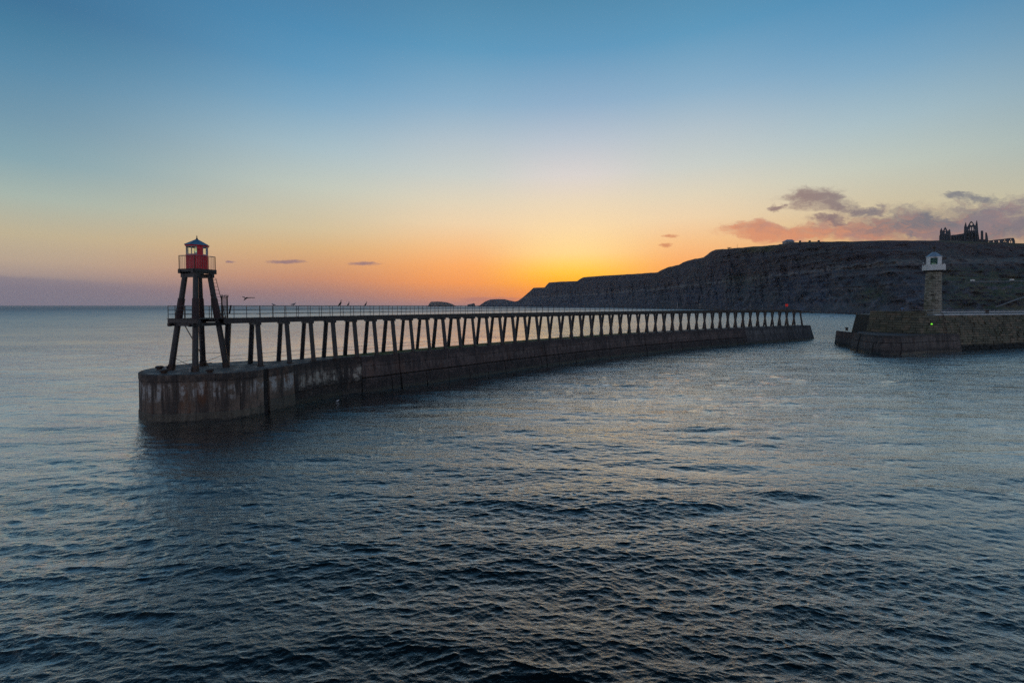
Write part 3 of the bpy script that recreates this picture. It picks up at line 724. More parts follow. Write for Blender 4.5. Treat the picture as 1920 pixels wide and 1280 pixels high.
# ------------------------------------------------------------------ timber walkway
wk = empty('timber_walkway', wl(20, -1.3, ZT), 'long dark timber walkway on splayed legs curving along the breakwater', 'walkway')
leg_i = [0 - .12] + list(range(1, NB))
def leg(i, n0, n1, zt, wd=.48):
    a = wl(i, n0, ZT - .02); b_ = wl(i, n1, zt)
    th = wth(i); mb = MB(); mb.beam(a, b_, wd, wd * .95, n=8, w2=wd * .95, up=(cos(th), sin(th), 0)); return mb.build('leg', M_timber, wk)
for i in leg_i:
    wd = .46 + random.uniform(-.05, .05)
    j = i + random.uniform(-.012, .012)
    leg(j, 0, -.6, ZD - .5, wd); leg(j + random.uniform(-.01, .01), -2.65, -2.0, ZD - .5, wd)
    if i < 47:
        th = wth(i); MB().beam(wl(i, -.2, ZD - .52), wl(i, -2.4, ZD - .52), .34, .22, up=(0, 0, 1)).build('cap_beam', M_timber, wk)
        # iron shoes
    MB().beam(wl(i, .27, ZT + .05), wl(i, -.24, ZT + .05), .5, .09).build('footing_plate', M_iron, wk)
leg(-1.0, -2.75, -2.0, ZD - .5, .5)
# longitudinal side beams, one length per bay pair
for n, nm in ((-.52, 'side_beam'), (-2.08, 'side_beam')):
    i = -1.35
    while i < 46.3:
        e = min(i + 2.0, 46.4)
        MB().beam(wl(i + .01, n + random.uniform(-.02, .02), ZD - .22), wl(e - .01, n + random.uniform(-.02, .02), ZD - .22), .2, .42).build(nm, M_timber, wk)
        i = e
# deck boards
db = MB(); i = -1.3; 
while i < 46.4:
    th = wth(i); p = wl(i, -1.3, ZD + .015 + random.uniform(-.008, .008))
    db.box(p, (.17, 1.86 + random.uniform(-.06, .06), .055), th)
    i += .2 / (PRM[0] * (1 + PRM[7] * max(i, 0) / 47))
db.build('deck_boards', M_plank, wk, kind='stuff')
# bare end bay
leg_end = MB()
for z, n in ((ZD - .18, -.78), (ZD - .18, -1.82)):
    MB().beam(wl(46.3, n, z), wl(47.25, n, z - .12), .14, .2).build('end_rail', M_timber, wk)
MB().beam(wl(46.1, -.6, ZD - .75), wl(47.3, -.5, ZD - .8), .1, .14).build('end_rail', M_timber, wk)
MB().beam(wl(47, -.2, ZD - .45), wl(47, -2.4, ZD - .45), .3, .3).build('cap_beam', M_timber, wk)
MB().beam(wl(47.25, -.25, ZD - .85), wl(47.1, -1.0, ZD - .8), .3, .3).build('mooring_head', M_timber, wk)
# railings
for n in (-.42, -2.18):
    rl = link('railing', MB().beam(wl(-1, n, ZD), wl(-1, n, ZD + 1.14), .05, n=6).mesh('railing', M_rail), wk)
    i = -.55 if n > -1 else -.3
    first = None
    while i < 45.9:
        p = wl(i, n, ZD)
        if first is None:
            first = MB().beam((0, 0, -.05), (0, 0, 1.15), .05, n=6).mesh('post', M_rail)
        o = bpy.data.objects.new('post', first); COL.objects.link(o); o.parent = rl
        o.location = p; o.rotation_euler = (random.uniform(-.02, .02), random.uniform(-.02, .02), 0)
        i += .5
    for z in (.42, .78, 1.14):
        mb = MB(); i = -1.2
        while i < 45.8:
            e = min(i + .5, 45.9); mb.beam(wl(i, n, ZD + z + random.uniform(-.012, .012)), wl(e, n, ZD + z + random.uniform(-.012, .012)), .042, n=5); i = e
        mb.build('rail', M_rail, rl)
# taut mooring wires strung low along the bents
for z, n in ((ZT + .95, -2.4), (ZT + .55, -2.45)):
    mb = MB()
    for i in np.arange(-1, 12, 1.0):
        mb.beam(wl(i, n, z), wl(i + 1, n, z), .025, n=4)
    mb.build('wire', M_iron, wk)

# ------------------------------------------------------------------ beacon tower on the head
B0 = [at_z(320, 693.5, ZT), at_z(367, 696.5, ZT), at_z(426, 689, ZT), at_z(380, 685.5, ZT)]     # A front-left, B front, D right, C back
tc0 = sum(B0, Vector()) / 4
ta = atan2((B0[1] - B0[0]).y, (B0[1] - B0[0]).x); half = 1.44
ux = Vector((cos(ta), sin(ta), 0)); uy = Vector((-sin(ta), cos(ta), 0))
tw = empty('beacon_tower', tc0, 'red octagonal beacon hut with blue roof raised on tall splayed timber legs', 'beacon')
ZP = 12.08                                    # underside of the lamp platform beams
def tp(a, b_, z): return Vector((tc0.x, tc0.y, 0)) + ux * a + uy * b_ + Vector((0, 0, z))
topc = .64
for sa, sb_ in ((-1, -1), (1, -1), (1, 1), (-1, 1)):
    a = tp(sa * half, sb_ * half, ZT - .02); b_ = tp(sa * topc, sb_ * topc, ZP + .05)
    lg = MB().beam(a, b_, .46, .46, n=8, w2=.40, up=ux).build('leg', M_timber, tw)
    f1 = (ZD - ZT) / (ZP - ZT); f2 = (ZD + 1.75 - ZT) / (ZP - ZT)
    MB().beam(a.lerp(b_, f1), a.lerp(b_, f2), .53, .53, n=8, w2=.5, up=ux).build('red_cladding', M_timber_red, lg)
    MB().beam(a + Vector((0, 0, .0)), a.lerp(b_, .06), .54, .54, n=8, up=ux).build('shoe', M_iron, lg)
    if sb_ == -1: MB().beam(a + uy * -.3 + ux * -.12, a + uy * -.3 + ux * -.12 + Vector((0, 0, .42)), .2, .1).build('bracket', M_galv, lg)
# deck around the legs
dq = 1.36
for sb_ in (-1, 1):
    MB().beam(tp(-dq - .35, sb_ * dq, ZD - .17), tp(dq + .55, sb_ * dq, ZD - .17), .22, .32).build('deck_beam', M_timber, tw)
    MB().beam(tp(sb_ * dq, -dq - .3, ZD - .46), tp(sb_ * dq, dq + .3, ZD - .46), .26, .26).build('deck_beam', M_timber, tw)
    MB().beam(tp(-dq - .25, sb_ * (dq - .02), ZD - .48), tp(dq + .2, sb_ * (dq - .02), ZD - .48), .18, .22).build('deck_beam', M_timber, tw)
for k in range(17):
    b_ = -dq - .15 + (2 * dq + .3) * k / 16
    MB().beam(tp(-dq - .3 + random.uniform(-.04, .04), b_, ZD + .03), tp(dq + .5, b_, ZD + .03), .16, .05).build('deck_board', M_plank, tw)
rl = MB().beam(tp(-dq - .25, -dq - .12, ZD + 1.14), tp(dq + .3, -dq - .12, ZD + 1.14), .045, n=6).build('railing', M_rail, tw)
mbs = []
for z in (.42, .78): MB().beam(tp(-dq - .25, -dq - .12, ZD + z), tp(dq + .3, -dq - .12, ZD + z), .042, n=5).build('rail', M_rail, rl)
for z in (.42, .78, 1.14):
    MB().beam(tp(-dq - .25, -dq - .12, ZD + z), tp(-dq - .25, dq + .12, ZD + z), .042, n=5).build('rail', M_rail, rl)
    MB().beam(tp(-dq - .25, dq + .12, ZD + z), tp(dq + .3, dq + .12, ZD + z), .042, n=5).build('rail', M_rail, rl)
for a, b_ in [(-dq - .25, -dq - .12), (-.75, -dq - .12), (.35, -dq - .12), (-dq - .25, 0), (-dq - .25, dq + .12), (-.6, dq + .12), (.3, dq + .12), (1.1, dq + .12)]:
    MB().beam(tp(a, b_, ZD), tp(a, b_, ZD + 1.15), .055, n=6).build('post', M_rail, rl)
# cross beams under the hut, in two tiers
pq = .78
for sb_ in (-1, 1):
    MB().beam(tp(-pq - .2, sb_ * (pq - .1), ZP - .02), tp(pq + .2, sb_ * (pq - .1), ZP - .02), .24, .34).build('cross_beam', M_timber, tw)
    MB().beam(tp(sb_ * pq, -pq - .3, ZP + .3), tp(sb_ * pq, pq + .3, ZP + .3), .26, .3).build('cross_beam', M_timber, tw)
ZH = ZP + .54
for k in range(15):
    a = -.94 + 1.88 * k / 14
    MB().beam(tp(a, -1.0, ZH - .035), tp(a, 1.0, ZH - .035), .128, .07).build('platform_board', M_plank, tw)
MB().beam(tp(.2, -1.06, ZH - .1), tp(1.5, -.85, ZH - .1), .14, .08).build('spar', M_timber, tw)
for a in (-.97, .97): MB().beam(tp(a, -1.0, ZH - .15), tp(a, 1.0, ZH - .15), .08, .22).build('platform_edge', M_timber, tw)
for b_ in (-.99, .99): MB().beam(tp(-.94, b_, ZH - .15), tp(.94, b_, ZH - .15), .08, .22).build('platform_edge', M_timber, tw)
# platform railing: close upright bars with a top rail
PQ = .93; PR = 1.16
pr = MB().beam(tp(-PQ, -PQ, ZH + PR), tp(PQ, -PQ, ZH + PR), .04, n=6).build('platform_railing', M_galv, tw)
for (a0, b0), (a1, b1) in (((PQ, -PQ), (PQ, PQ)), ((PQ, PQ), (-PQ, PQ)), ((-PQ, PQ), (-PQ, -PQ))):
    MB().beam(tp(a0, b0, ZH + PR), tp(a1, b1, ZH + PR), .04, n=6).build('rail', M_galv, pr)
baluster = None
for side in range(4):
    for k in range(12):
        q = -PQ + 2 * PQ * k / 12; a, b_ = ((q, -PQ), (PQ, q), (-q, PQ), (-PQ, -q))[side]
        wd = .05 if k == 0 else .012
        MB().beam(tp(a, b_, ZH), tp(a, b_, ZH + PR), wd, n=4, spin=ta).build('baluster', M_galv if k else M_rail, pr)
# hut: eight sides
RH = .82; TH0 = radians(49)
hcn = tp(0, 0, 0)
def oc(k, r, z): a = TH0 + k * pi / 4; return Vector((hcn.x + r * cos(a), hcn.y + r * sin(a), z))
def side_quad(mb, k, r0, r1, z0, z1, f0=0, f1=1):
    a0, a1 = oc(k, r0, z0), oc(k + 1, r0, z0); b0, b1 = oc(k, r1, z0), oc(k + 1, r1, z0)
    pts = [a0.lerp(a1, f0), a0.lerp(a1, f1), b0.lerp(b1, f1), b0.lerp(b1, f0)]
    mb.prism([p[:2] for p in pts], z0, [p[:2] for p in pts], z1)
Z1 = ZH + 1.2; Z2 = ZH + 1.98
body = MB(); body.prism([oc(k, RH, 0)[:2] for k in range(8)], ZH, [oc(k, RH, 0)[:2] for k in range(8)], Z1)
bo = body.build('hut_body', M_red, tw)
for k in range(8):                                  # ribbed cladding
    for j in range(8):
        q = (j + .5) / 8; p = oc(k, RH, 0).lerp(oc(k + 1, RH, 0), q); nrm = (oc(k, RH, 0) + oc(k + 1, RH, 0)) / 2 - Vector((hcn.x, hcn.y, 0)); nrm.z = 0; nrm.normalize()
        p = p + nrm * .012; MB().box((p.x, p.y, (ZH + Z1) / 2), (.03, .05, Z1 - ZH - .04), atan2(nrm.y, nrm.x)).build('rib', M_red, bo)
MB().prism([oc(k, RH + .03, 0)[:2] for k in range(8)], Z1, [oc(k, RH + .03, 0)[:2] for k in range(8)], Z1 + .05).build('sill_band', M_red, tw)
# facets k: 4 = left, 5 = front, 6 = right of front; the back ones are glazed so the dawn shows through
glz = {3: (0, 1), 4: (.0, 1), 5: (.0, .66), 6: (.42, .98), 2: (.0, 1), 1: (.0, 1), 0: (.0, 1), 7: (.1, .9)}
for k in range(8):
    z0 = Z1 + .05
    if k in glz:
        f0, f1 = glz[k]
        mb = MB()
        if f0 > .03: side_quad(mb, k, RH, RH - .06, z0, Z2, 0, f0)
        if f1 < .97: side_quad(mb, k, RH, RH - .06, z0, Z2, f1, 1)
        if mb.v: mb.build('wall_panel', M_red, tw)
        fr = MB(); side_quad(fr, k, RH - .0, RH - .07, z0, z0 + .05, f0, f1); side_quad(fr, k, RH - .0, RH - .07, Z2 - .06, Z2, f0, f1)
        side_quad(fr, k, RH + .012, RH - .07, z0, Z2, f0, f0 + .035); side_quad(fr, k, RH + .012, RH - .07, z0, Z2, f1 - .035, f1)
        wn = fr.build('window', M_wind_frame if k == 6 else M_galv, tw)
        gp = MB(); side_quad(gp, k, RH - .03, RH - .04, z0 + .05, Z2 - .06, f0 + .035, f1 - .035); gp.build('pane', M_glass, wn)
    else:
        mb = MB(); side_quad(mb, k, RH, RH - .06, z0, Z2); mb.build('wall_panel', M_red, tw)
MB().box((oc(5, RH, 0).lerp(oc(6, RH, 0), .8) + Vector((0, 0, (Z1 + Z2) / 2 + .1)))[:], (.16, .16, .05), ta).build('vent', M_iron, tw)
# lamp inside
lm = MB().lathe((hcn.x, hcn.y, Z1), [(.16, 0), (.16, .25), (.1, .27)], 12).build('lamp', M_galv, tw)
MB().lathe((hcn.x, hcn.y, Z1 + .27), [(.1, 0), (.2, .1), (.22, .25), (.2, .4), (.08, .5)], 14).build('lens', M_green_glass, lm)
# roof
MB().prism([oc(k, RH + .07, 0)[:2] for k in range(8)], Z2, [oc(k, RH + .1, 0)[:2] for k in range(8)], Z2 + .1).build('eaves', M_red, tw)
rf = MB().lathe((hcn.x, hcn.y, 0), [(RH + .13, Z2 + .1), (RH + .13, Z2 + .13), (.07, Z2 + .66)], 8, TH0).build('roof', M_roofblue, tw)
for k in range(8): MB().beam(oc(k, RH + .13, Z2 + .14), (hcn.x, hcn.y, Z2 + .68), .035, n=4).build('seam', M_roofblue, rf)
MB().lathe((hcn.x, hcn.y, 0), [(.08, Z2 + .64), (.09, Z2 + .7), (.04, Z2 + .76), (.04, Z2 + .84), (.012, Z2 + 1.02)], 8).build('finial', M_iron, tw)
# ladder from the deck to the platform, steep, on the right-hand face
def ladder(name, a, b_, side, wd, n, mat_, parent, r=.045):
    s = Vector(side).normalized() * wd / 2; ld = MB().beam(Vector(a) - s, Vector(b_) - s, r, n=6).build(name, mat_, parent)
    MB().beam(Vector(a) + s, Vector(b_) + s, r, n=6).build('stile', mat_, ld)
    for k in range(n): p = Vector(a).lerp(Vector(b_), (k + .5) / n); MB().beam(p - s, p + s, r * .7, n=5).build('rung', mat_, ld)
    return ld
ladder('upper_ladder', at_y(420.5, 599, 40.2), at_y(400.5, 521, 40.2), uy, .4, 12, M_iron, tw)
l0 = at_z(391, 687.5, ZT); l1 = at_y(347, 611, l0.y - 1.0); ladder('lower_ladder', l0, l1, ux * 1 + uy * -.5, .42, 13, M_iron, tw)
# tie rods
for z0, z1, i, j in ((ZT + 1.2, ZT + 1.35, 0, 1), (ZT + 1.25, ZT + .25, 0, 1), (ZT + .45, ZT + 1.1, 0, 1), (ZT + .25, ZT + .4, 0, 3), (ZT + 1.2, ZT + 1.3, 3, 2), (ZT + .5, ZT + 1.3, 1, 2)):
    a = B0[i].copy(); b_ = B0[j].copy(); a.z = z0; b_.z = z1; MB().beam(a, b_, .028, n=4).build('tie_rod', M_iron, tw)
# bolts and straps at the deck joints
for sa, sb_ in ((-1, -1), (1, -1)):
    MB().beam(tp(sa * 1.2, -1.62, ZD - .62), tp(sa * 1.2, -1.62, ZD - .36), .3, .12).build('strap', M_iron, tw)

# spiked gate across the walkway beside the tower
gc = wl(-.62, -1.3, ZD)
gt = empty('spiked_gate', wl(-.62, -1.3, ZD), 'tall rusty security gate topped with spikes across the walkway beside the beacon', 'gate')
gth = wth(0); gn = Vector((sin(gth), -cos(gth), 0)); ga = Vector((cos(gth), sin(gth), 0))
zt_ = 2.02
c0 = Vector((gc.x, gc.y, ZD))
GP = [at_y(415.5, 560, c0.y - .5), at_y(426, 560, c0.y + .6)]
GP = [Vector((p.x, p.y, ZD)) for p in GP]
for p in GP: MB().beam(p, p + Vector((0, 0, zt_)), .12, n=6, w2=.1).build('gate_post', M_iron, gt)
g0 = at_y(396.3, 560, c0.y - 1.6); g0 = Vector((g0.x, g0.y, ZD)); MB().beam(g0, g0 + Vector((0, 0, zt_)), .07, n=6).build('gate_post', M_iron, gt)
for z in (.08, 1.0, zt_ - .12): MB().beam(GP[0] + Vector((0, 0, z)), GP[1] + Vector((0, 0, z)), .05, n=4).build('gate_rail', M_iron, gt)
for k in range(1, 7):
    p = GP[0].lerp(GP[1], k / 7); MB().beam(p + Vector((0, 0, .08)), p + Vector((0, 0, zt_ - .1)), .022, n=4).build('gate_bar', M_iron, gt)
for k in range(15):
    q = k / 14; p = (GP[0] - (GP[1] - GP[0]) * .15).lerp(GP[1] + (GP[1] - GP[0]) * .2, q) + Vector((0, 0, zt_ + .02))
    d = Vector((random.uniform(-.5, .5) + (q - .5) * .9, random.uniform(-.5, .5), random.uniform(.3, .7))).normalized()
    MB().beam(p - d * .1, p + d * .2, .035, n=4, w2=.006).build('spike', M_iron, gt)
for k in range(6):
    d = Vector((random.uniform(-1, 1), random.uniform(-.6, .6), .35)).normalized(); p = g0 + Vector((0, 0, zt_)); MB().beam(p - d * .02, p + d * .22, .03, n=4, w2=.006).build('spike', M_iron, gt)
# short leaning pole on the walkway edge
p0 = at_y(430.0, 588, c0.y - .4); p1 = at_y(433.0, 572, c0.y - .4)
tag(MB().beam(p0, p1, .13, .13, n=8).build('leaning_post', M_timber), 'short dark post leaning against the walkway rail right of the spiked gate', 'post')

# mooring stumps on the head
def bollard(x, y, wd, label, grp='squat mooring bollards on the breakwater head'):
    p = at_z(x, y, ZT); o = empty('bollard', p, label, 'bollard', grp)
    MB().lathe(p, [(wd * .38, 0), (wd * .32, .06), (wd * .32, .16)], 14).build('base', M_iron, o)
    MB().lathe(p, [(wd * .45, .15), (wd * .52, .2), (wd * .5, .3), (wd * .35, .34)], 14).build('cap', M_iron, o, smooth=True)
bollard(299, 693, .62, 'squat bollard nearest the outer left rim of the rounded pier head')
bollard(307.5, 699.8, .66, 'squat bollard left of the front tower leg, close to the harbour rim')
bollard(393.5, 698.8, .6, 'squat bollard just right of the front tower leg')

# red marker box at the far end of the walkway
mp = wl(45.0, -.42, ZD)
mk = empty('red_marker', mp, 'small red marker box on a pole at the far end of the walkway', 'marker')
MB().beam(mp, mp + Vector((0, 0, .9)), .07, n=6).build('pole', M_iron, mk)
MB().box(mp + Vector((0, 0, 1.22)), (.66, .3, .66), .3).build('box', M_redlamp, mk)
MB().box(mp + Vector((0, 0, 1.58)), (.74, .38, .06), .3).build('lid', M_red, mk)
for x, tx in ((1406, 'pale slim post on the walkway rail, nearest to the red marker'), (1312, 'pale slim post on the walkway in front of the pale scree, right of the middle'), (1270, 'pale slim post on the far walkway, leftmost of the pale posts')):
    i = min(np.arange(20, 46, .05), key=lambda q: abs(proj_x(wl(q, -2.3), ZD) - x)); p = wl(i, -2.25, ZD)
    o = empty('lamp_post', p, tx, 'post', 'pale posts on the walkway')
    MB().beam(p, p + Vector((0, 0, 1.65)), .1, n=8).build('pole', M_galv, o); MB().lathe(p + Vector((0, 0, 1.65)), [(.09, 0), (.11, .06), (.02, .12)], 8).build('cap', M_galv, o)

# ------------------------------------------------------------------ east pier
ep = empty('stone_pier', (83, 93, 0), 'old stone pier with a sloping end wall and a pale kerb under the stone lighthouse', 'pier')
ZE = 7.38
TOPL = [(79.9, 101.2), (83.9, 93.6), (92.2, 95.9), (104, 99.4), (118, 103.8), (150, 113.5)]
BOTL = [(78.4, 101.4), (83.0, 91.2), (92.6, 94.2), (104.6, 97.9), (118.4, 102.2), (150.4, 111.9)]
TOPR = [(146, 128), (112, 122), (92, 116), (82, 108)]
BOTR = [(145.8, 129), (111.6, 123.2), (91, 117.5), (80.6, 109)]
cvs = MB()
def inset(L, k=.22):
    r = []
    for i, p in enumerate(L):
        a = Vector(L[max(i - 1, 0)]); b_ = Vector(L[min(i + 1, len(L) - 1)]); d = (b_ - a).normalized(); n = Vector((-d.y, d.x)); r.append((p[0] + n.x * k, p[1] + n.y * k))
    return r
cvs.prism(inset(BOTL) + BOTR, -1.5, inset(TOPL) + TOPR, ZE - .02); cvs.build('core', M_mortar, ep)
MB().prism(inset(TOPL, .3) + TOPR, ZE - .02, inset(TOPL, .3) + TOPR, ZE + .005).build('walking_surface', M_top, ep)
# courses of squared stone on the two seen faces, joined: each is under ten pixels across
def course_wall(bot, top, z0, z1, nz, mean, mat_, name, parent, seed=1, dep=.4):
    w = random.Random(seed); mb = MB()
    segs = list(zip(zip(bot[:-1], bot[1:]), zip(top[:-1], top[1:])))
    for ((b0, b1), (t0, t1)) in segs:
        b0, b1, t0, t1 = (Vector(v) for v in (b0, b1, t0, t1)); L = (t1 - t0).length
        d = (t1 - t0).normalized(); n = Vector((d.y, -d.x))
        for k in range(nz):
            za = z0 + (z1 - z0) * k / nz; zb = z0 + (z1 - z0) * (k + 1) / nz - .06
            fa = (za + 0) / z1 if z1 > 0 else 0; fb = zb / z1; s = 0
            while s < L - .05:
                e = min(s + mean * w.uniform(.6, 1.5), L)
                if L - e < .35: e = L
                pr_ = w.uniform(-.12, .1)
                P_ = []
                for z, f in ((za, fa), (zb, fb)):
                    for q in (s + .035, e - .035):
                        p = b0.lerp(b1, q / L).lerp(t0.lerp(t1, q / L), f) + n * pr_; P_.append((p.x, p.y, z))
                    for q in (e - .035, s + .035):
                        p = b0.lerp(b1, q / L).lerp(t0.lerp(t1, q / L), f) - n * dep; P_.append((p.x, p.y, z))
                mb.add(P_, [(3, 2, 1, 0), (4, 5, 6, 7), (0, 1, 5, 4), (1, 2, 6, 5), (2, 3, 7, 6), (3, 0, 4, 7)])
                s = e
    return mb.build(name, mat_, parent, kind='stuff')
course_wall(BOTL, TOPL, -.3, ZE, 15, 1.1, M_stone, 'stonework', ep, 3)
# parapet on the left third
PL = [(79.95, 101.3), (83.95, 93.75), (86.4, 94.45)]
course_wall(PL, PL, ZE, 8.28, 2, 1.3, M_stone, 'parapet_stonework', ep, 5, .5)
bk = [(p[0], p[1]) for p in inset(PL, .75)]
MB().prism(inset(PL, .2) + bk[::-1], ZE, inset(PL, .2) + bk[::-1], 8.2).build('parapet_core', M_mortar, ep)
# pale kerb to the right of the lighthouse
kb = [(88.6, 95.05), (92.2, 96.05), (104, 99.55), (118, 103.95), (150, 113.6)]
for a, b_ in zip(kb[:-1], kb[1:]):
    a, b_ = Vector(a), Vector(b_); n_ = max(1, int((b_ - a).length / 2.2))
    for k in range(n_):
        p, q = a.lerp(b_, k / n_), a.lerp(b_, (k + 1) / n_); dd = (q - p).normalized() * .02; MB().beam((*(p + dd), ZE + .1), (*(q - dd), ZE + .1), .5, .22).build('kerb_stone', M_whitestone, ep)
bl0 = [(98, 103.5), (118, 109.5), (150, 119)]
for a, b_ in zip(bl0[:-1], bl0[1:]): MB().beam((*a, ZE + .55), (*b_, ZE + .55), .5, .3).build('low_wall', M_whitestone, ep)
# iron ladder down the wall
def wallp(q, z):
    b_ = Vector(BOTL[1]).lerp(Vector(BOTL[2]), q); t_ = Vector(TOPL[1]).lerp(Vector(TOPL[2]), q); p = b_.lerp(t_, z / ZE); d = Vector((.32, -.95)) * .2; return Vector((p.x + d.x, p.y + d.y, z))
lq = .80
el = ladder('iron_ladder', wallp(lq, 1.0), wallp(lq, ZE + .1), (.95, .31, 0), .45, 20, M_iron, ep, .07)
for sgn in (-.22, .22):
    p = wallp(lq, ZE + .1) + Vector((.95, .31, 0)) * sgn; MB().beam(p, p + Vector((-.1, .35, .75)), .07, n=5).build('hoop', M_iron, el)
# railing
rl = MB().beam((86.6, 94.7, ZE + 1.1), (92.4, 96.35, ZE + 1.1), .07, n=5).build('railing', M_galv, ep)
rp = [(86.6, 94.7), (92.4, 96.35), (104.2, 99.9), (118.2, 104.2), (150, 113.9)]
for a, b_ in zip(rp[:-1], rp[1:]):
    a, b_ = Vector(a), Vector(b_); L = (b_ - a).length; n_ = int(L / 1.6)
    for z in (.55, 1.1): MB().beam((*a, ZE + z), (*b_, ZE + z), .055, n=5).build('rail', M_galv, rl)
    for k in range(n_ + 1): p = a.lerp(b_, k / n_); MB().beam((p.x, p.y, ZE), (p.x, p.y, ZE + 1.1), .07, n=5).build('post', M_galv, rl)
for z in (.05, .55, 1.1): MB().beam((86.6, 94.7, ZE + z), (85.2, 97.4, ZE + z), .06, n=5).build('rail', M_galv, rl)
# concrete apron in front of the end wall
ap = empty('concrete_apron', (76, 92, 0), 'low curved concrete apron in the water against the left end of the stone pier', 'apron')
AT = [at_z(x, y, 3.6)[:2] for x, y in ((1602.5, 623.6), (1614, 625.2), (1626, 626.8), (1640, 628), (1655, 628.9), (1672, 629.3), (1691, 629.3), (1715, 628.3), (1738, 626.8))]
AT = [Vector(p) for p in AT] + [Vector((91.5, 92.6))]
ctr = Vector((84, 96))
AB = [p + (p - ctr).normalized() * (.9 if i < len(AT) - 2 else .5) for i, p in enumerate(AT)]
MB().prism([(p - (p - ctr).normalized() * .35)[:] for p in AB] + [(84, 100), (79, 103)], -1.5, [(p - (p - ctr).normalized() * .35)[:] for p in AT] + [(84, 100), (79, 103)], 3.57).build('core', M_core, ap)
MB().prism([(p - (p - ctr).normalized() * .3)[:] for p in AT] + [(84, 100), (79, 103)], 3.57, [(p - (p - ctr).normalized() * .3)[:] for p in AT] + [(84, 100), (79, 103)], 3.605).build('walking_surface', M_far, ap)
M_apron = concrete('apron_concrete', (.15, .115, .1), (.045, .038, .036), (.2, .18, .165), .35, .8, (1.7, 2.6), .15, .4)
def aq(i, z, ins):
    f = z / 3.6; a = AB[i].lerp(AT[i], f); n = (a - ctr).normalized(); a = a - n * ins; return (a.x, a.y, z)
for c0_, (z0, z1) in enumerate(((-1, 2.12), (2.22, 3.6))):
    brk = ((0, 1), (1, 3), (3, 6), (6, 8), (8, 9)) if c0_ == 0 else ((0, 1), (1, 3), (3, 6), (6, 9))
    for i0, i1 in brk:
        pr_ = random.uniform(-.04, .04); vs = []; fs = []
        for i in range(i0, i1 + 1): vs += [aq(i, z0, pr_), aq(i, z1, pr_), aq(i, z1, .5), aq(i, z0, .5)]
        for k in range(i1 - i0):
            for j in range(4): fs.append((4 * k + j, 4 * k + 4 + j, 4 * k + 4 + (j + 1) % 4, 4 * k + (j + 1) % 4))
        fs += [(0, 1, 2, 3), tuple(4 * (i1 - i0) + j for j in (3, 2, 1, 0))]
        o = MB().add(vs, fs).build('concrete_block', M_apron, ap)
MB().beam(aq(1, 3.6, -.03), aq(1, -.5, -.03), .3, .12).build('joint_post', M_core, ap)
for i in (3, 6): MB().beam(aq(i, 2.1, -.04), aq(i, -.5, -.04), .14, .1).build('joint_strip', M_core, ap)
# dolphin standing apart on the left
do = at_z(1571, 646.5, 0)
dl = empty('mooring_block', (do.x + 2, do.y + 2, 0), 'detached tapering concrete block in the water left of the curved apron', 'mooring block')
t4 = [at_z(1575, 621.0, 3.3)[:2], at_z(1603, 624.0, 3.3)[:2]]; t4 += [(t4[1][0] + 1.6, t4[1][1] + 3.5), (t4[0][0] + 1.6, t4[0][1] + 3.5)]
tcx = sum(p[0] for p in t4) / 4; tcy = sum(p[1] for p in t4) / 4
b4 = [(tcx + (p[0] - tcx) * 1.35, tcy + (p[1] - tcy) * 1.25) for p in t4]
mid = [tuple(b4[i][j] + (t4[i][j] - b4[i][j]) * .55 for j in (0, 1)) for i in range(4)]
low_ = [tuple(b4[i][j] * 1.6 - t4[i][j] * .6 for j in (0, 1)) for i in range(4)]
MB().prism(low_, -2, mid, 1.82).build('lower_block', M_apron, dl); MB().prism(mid, 1.84, t4, 3.3).build('upper_block', M_block, dl)
bq = at_z(1587.5, 619.8, 3.3)
MB().lathe(bq, [(.28, 0), (.24, .3), (.2, .55), (.38, .6), (.36, .78), (.1, .82)], 10).build('bollard', M_iron, dl)

# small things on the east pier
def sm(name, p, label, cat): return empty(name, p, label, cat)
gl = Vector((86.95, 92.2, 5.6)); wpx = at_z(1746.5, 607.3, 0)
r_ = ray(1746.5, 607.3); k_ = 92.6 / r_.y; gp_ = Vector((r_.x * k_, 92.6, CZ + r_.z * k_))
g = empty('green_light', gp_, 'small bright green navigation light on the stone pier wall below the lighthouse', 'light')
MB().box(gp_ + Vector((0, .25, 0)), (.3, .4, .3), .3).build('housing', M_iron, g); MB().lathe(gp_ + Vector((0, -.05, -.14)), [(.08, 0), (.15, .05), (.15, .22), (.06, .28)], 10).build('lamp', M_greenlamp, g)
cpt = Vector(at_y(1851, 588, 102.5)); cpt.z = ZE
g = empty('capstan', cpt, 'dark iron capstan with a wide head on the stone pier right of the ladder', 'capstan')
MB().lathe(cpt, [(.5, 0), (.42, .2), (.3, .35), (.28, .9)], 12).build('barrel', M_iron, g); MB().lathe(cpt, [(.34, .9), (.5, 1.0), (.5, 1.18), (.3, 1.25)], 12).build('head', M_iron, g)
nb = Vector(at_y(1691, 584, 97)); nb.z = ZE
g = empty('notice_board', nb, 'small blue notice board on two posts above the parapet left of the lighthouse', 'sign')
for sx in (-.3, .3): MB().beam(nb + Vector((sx, 0, 0)), nb + Vector((sx, 0, 1.75)), .07, n=4, spin=0).build('post', M_iron, g)
MB().box(nb + Vector((0, -.05, 1.45)), (.66, .05, .34)).build('board', simple('blue_sign', (.08, .16, .28), (.06, .12, .22), .5, 4, 0, 0), g)

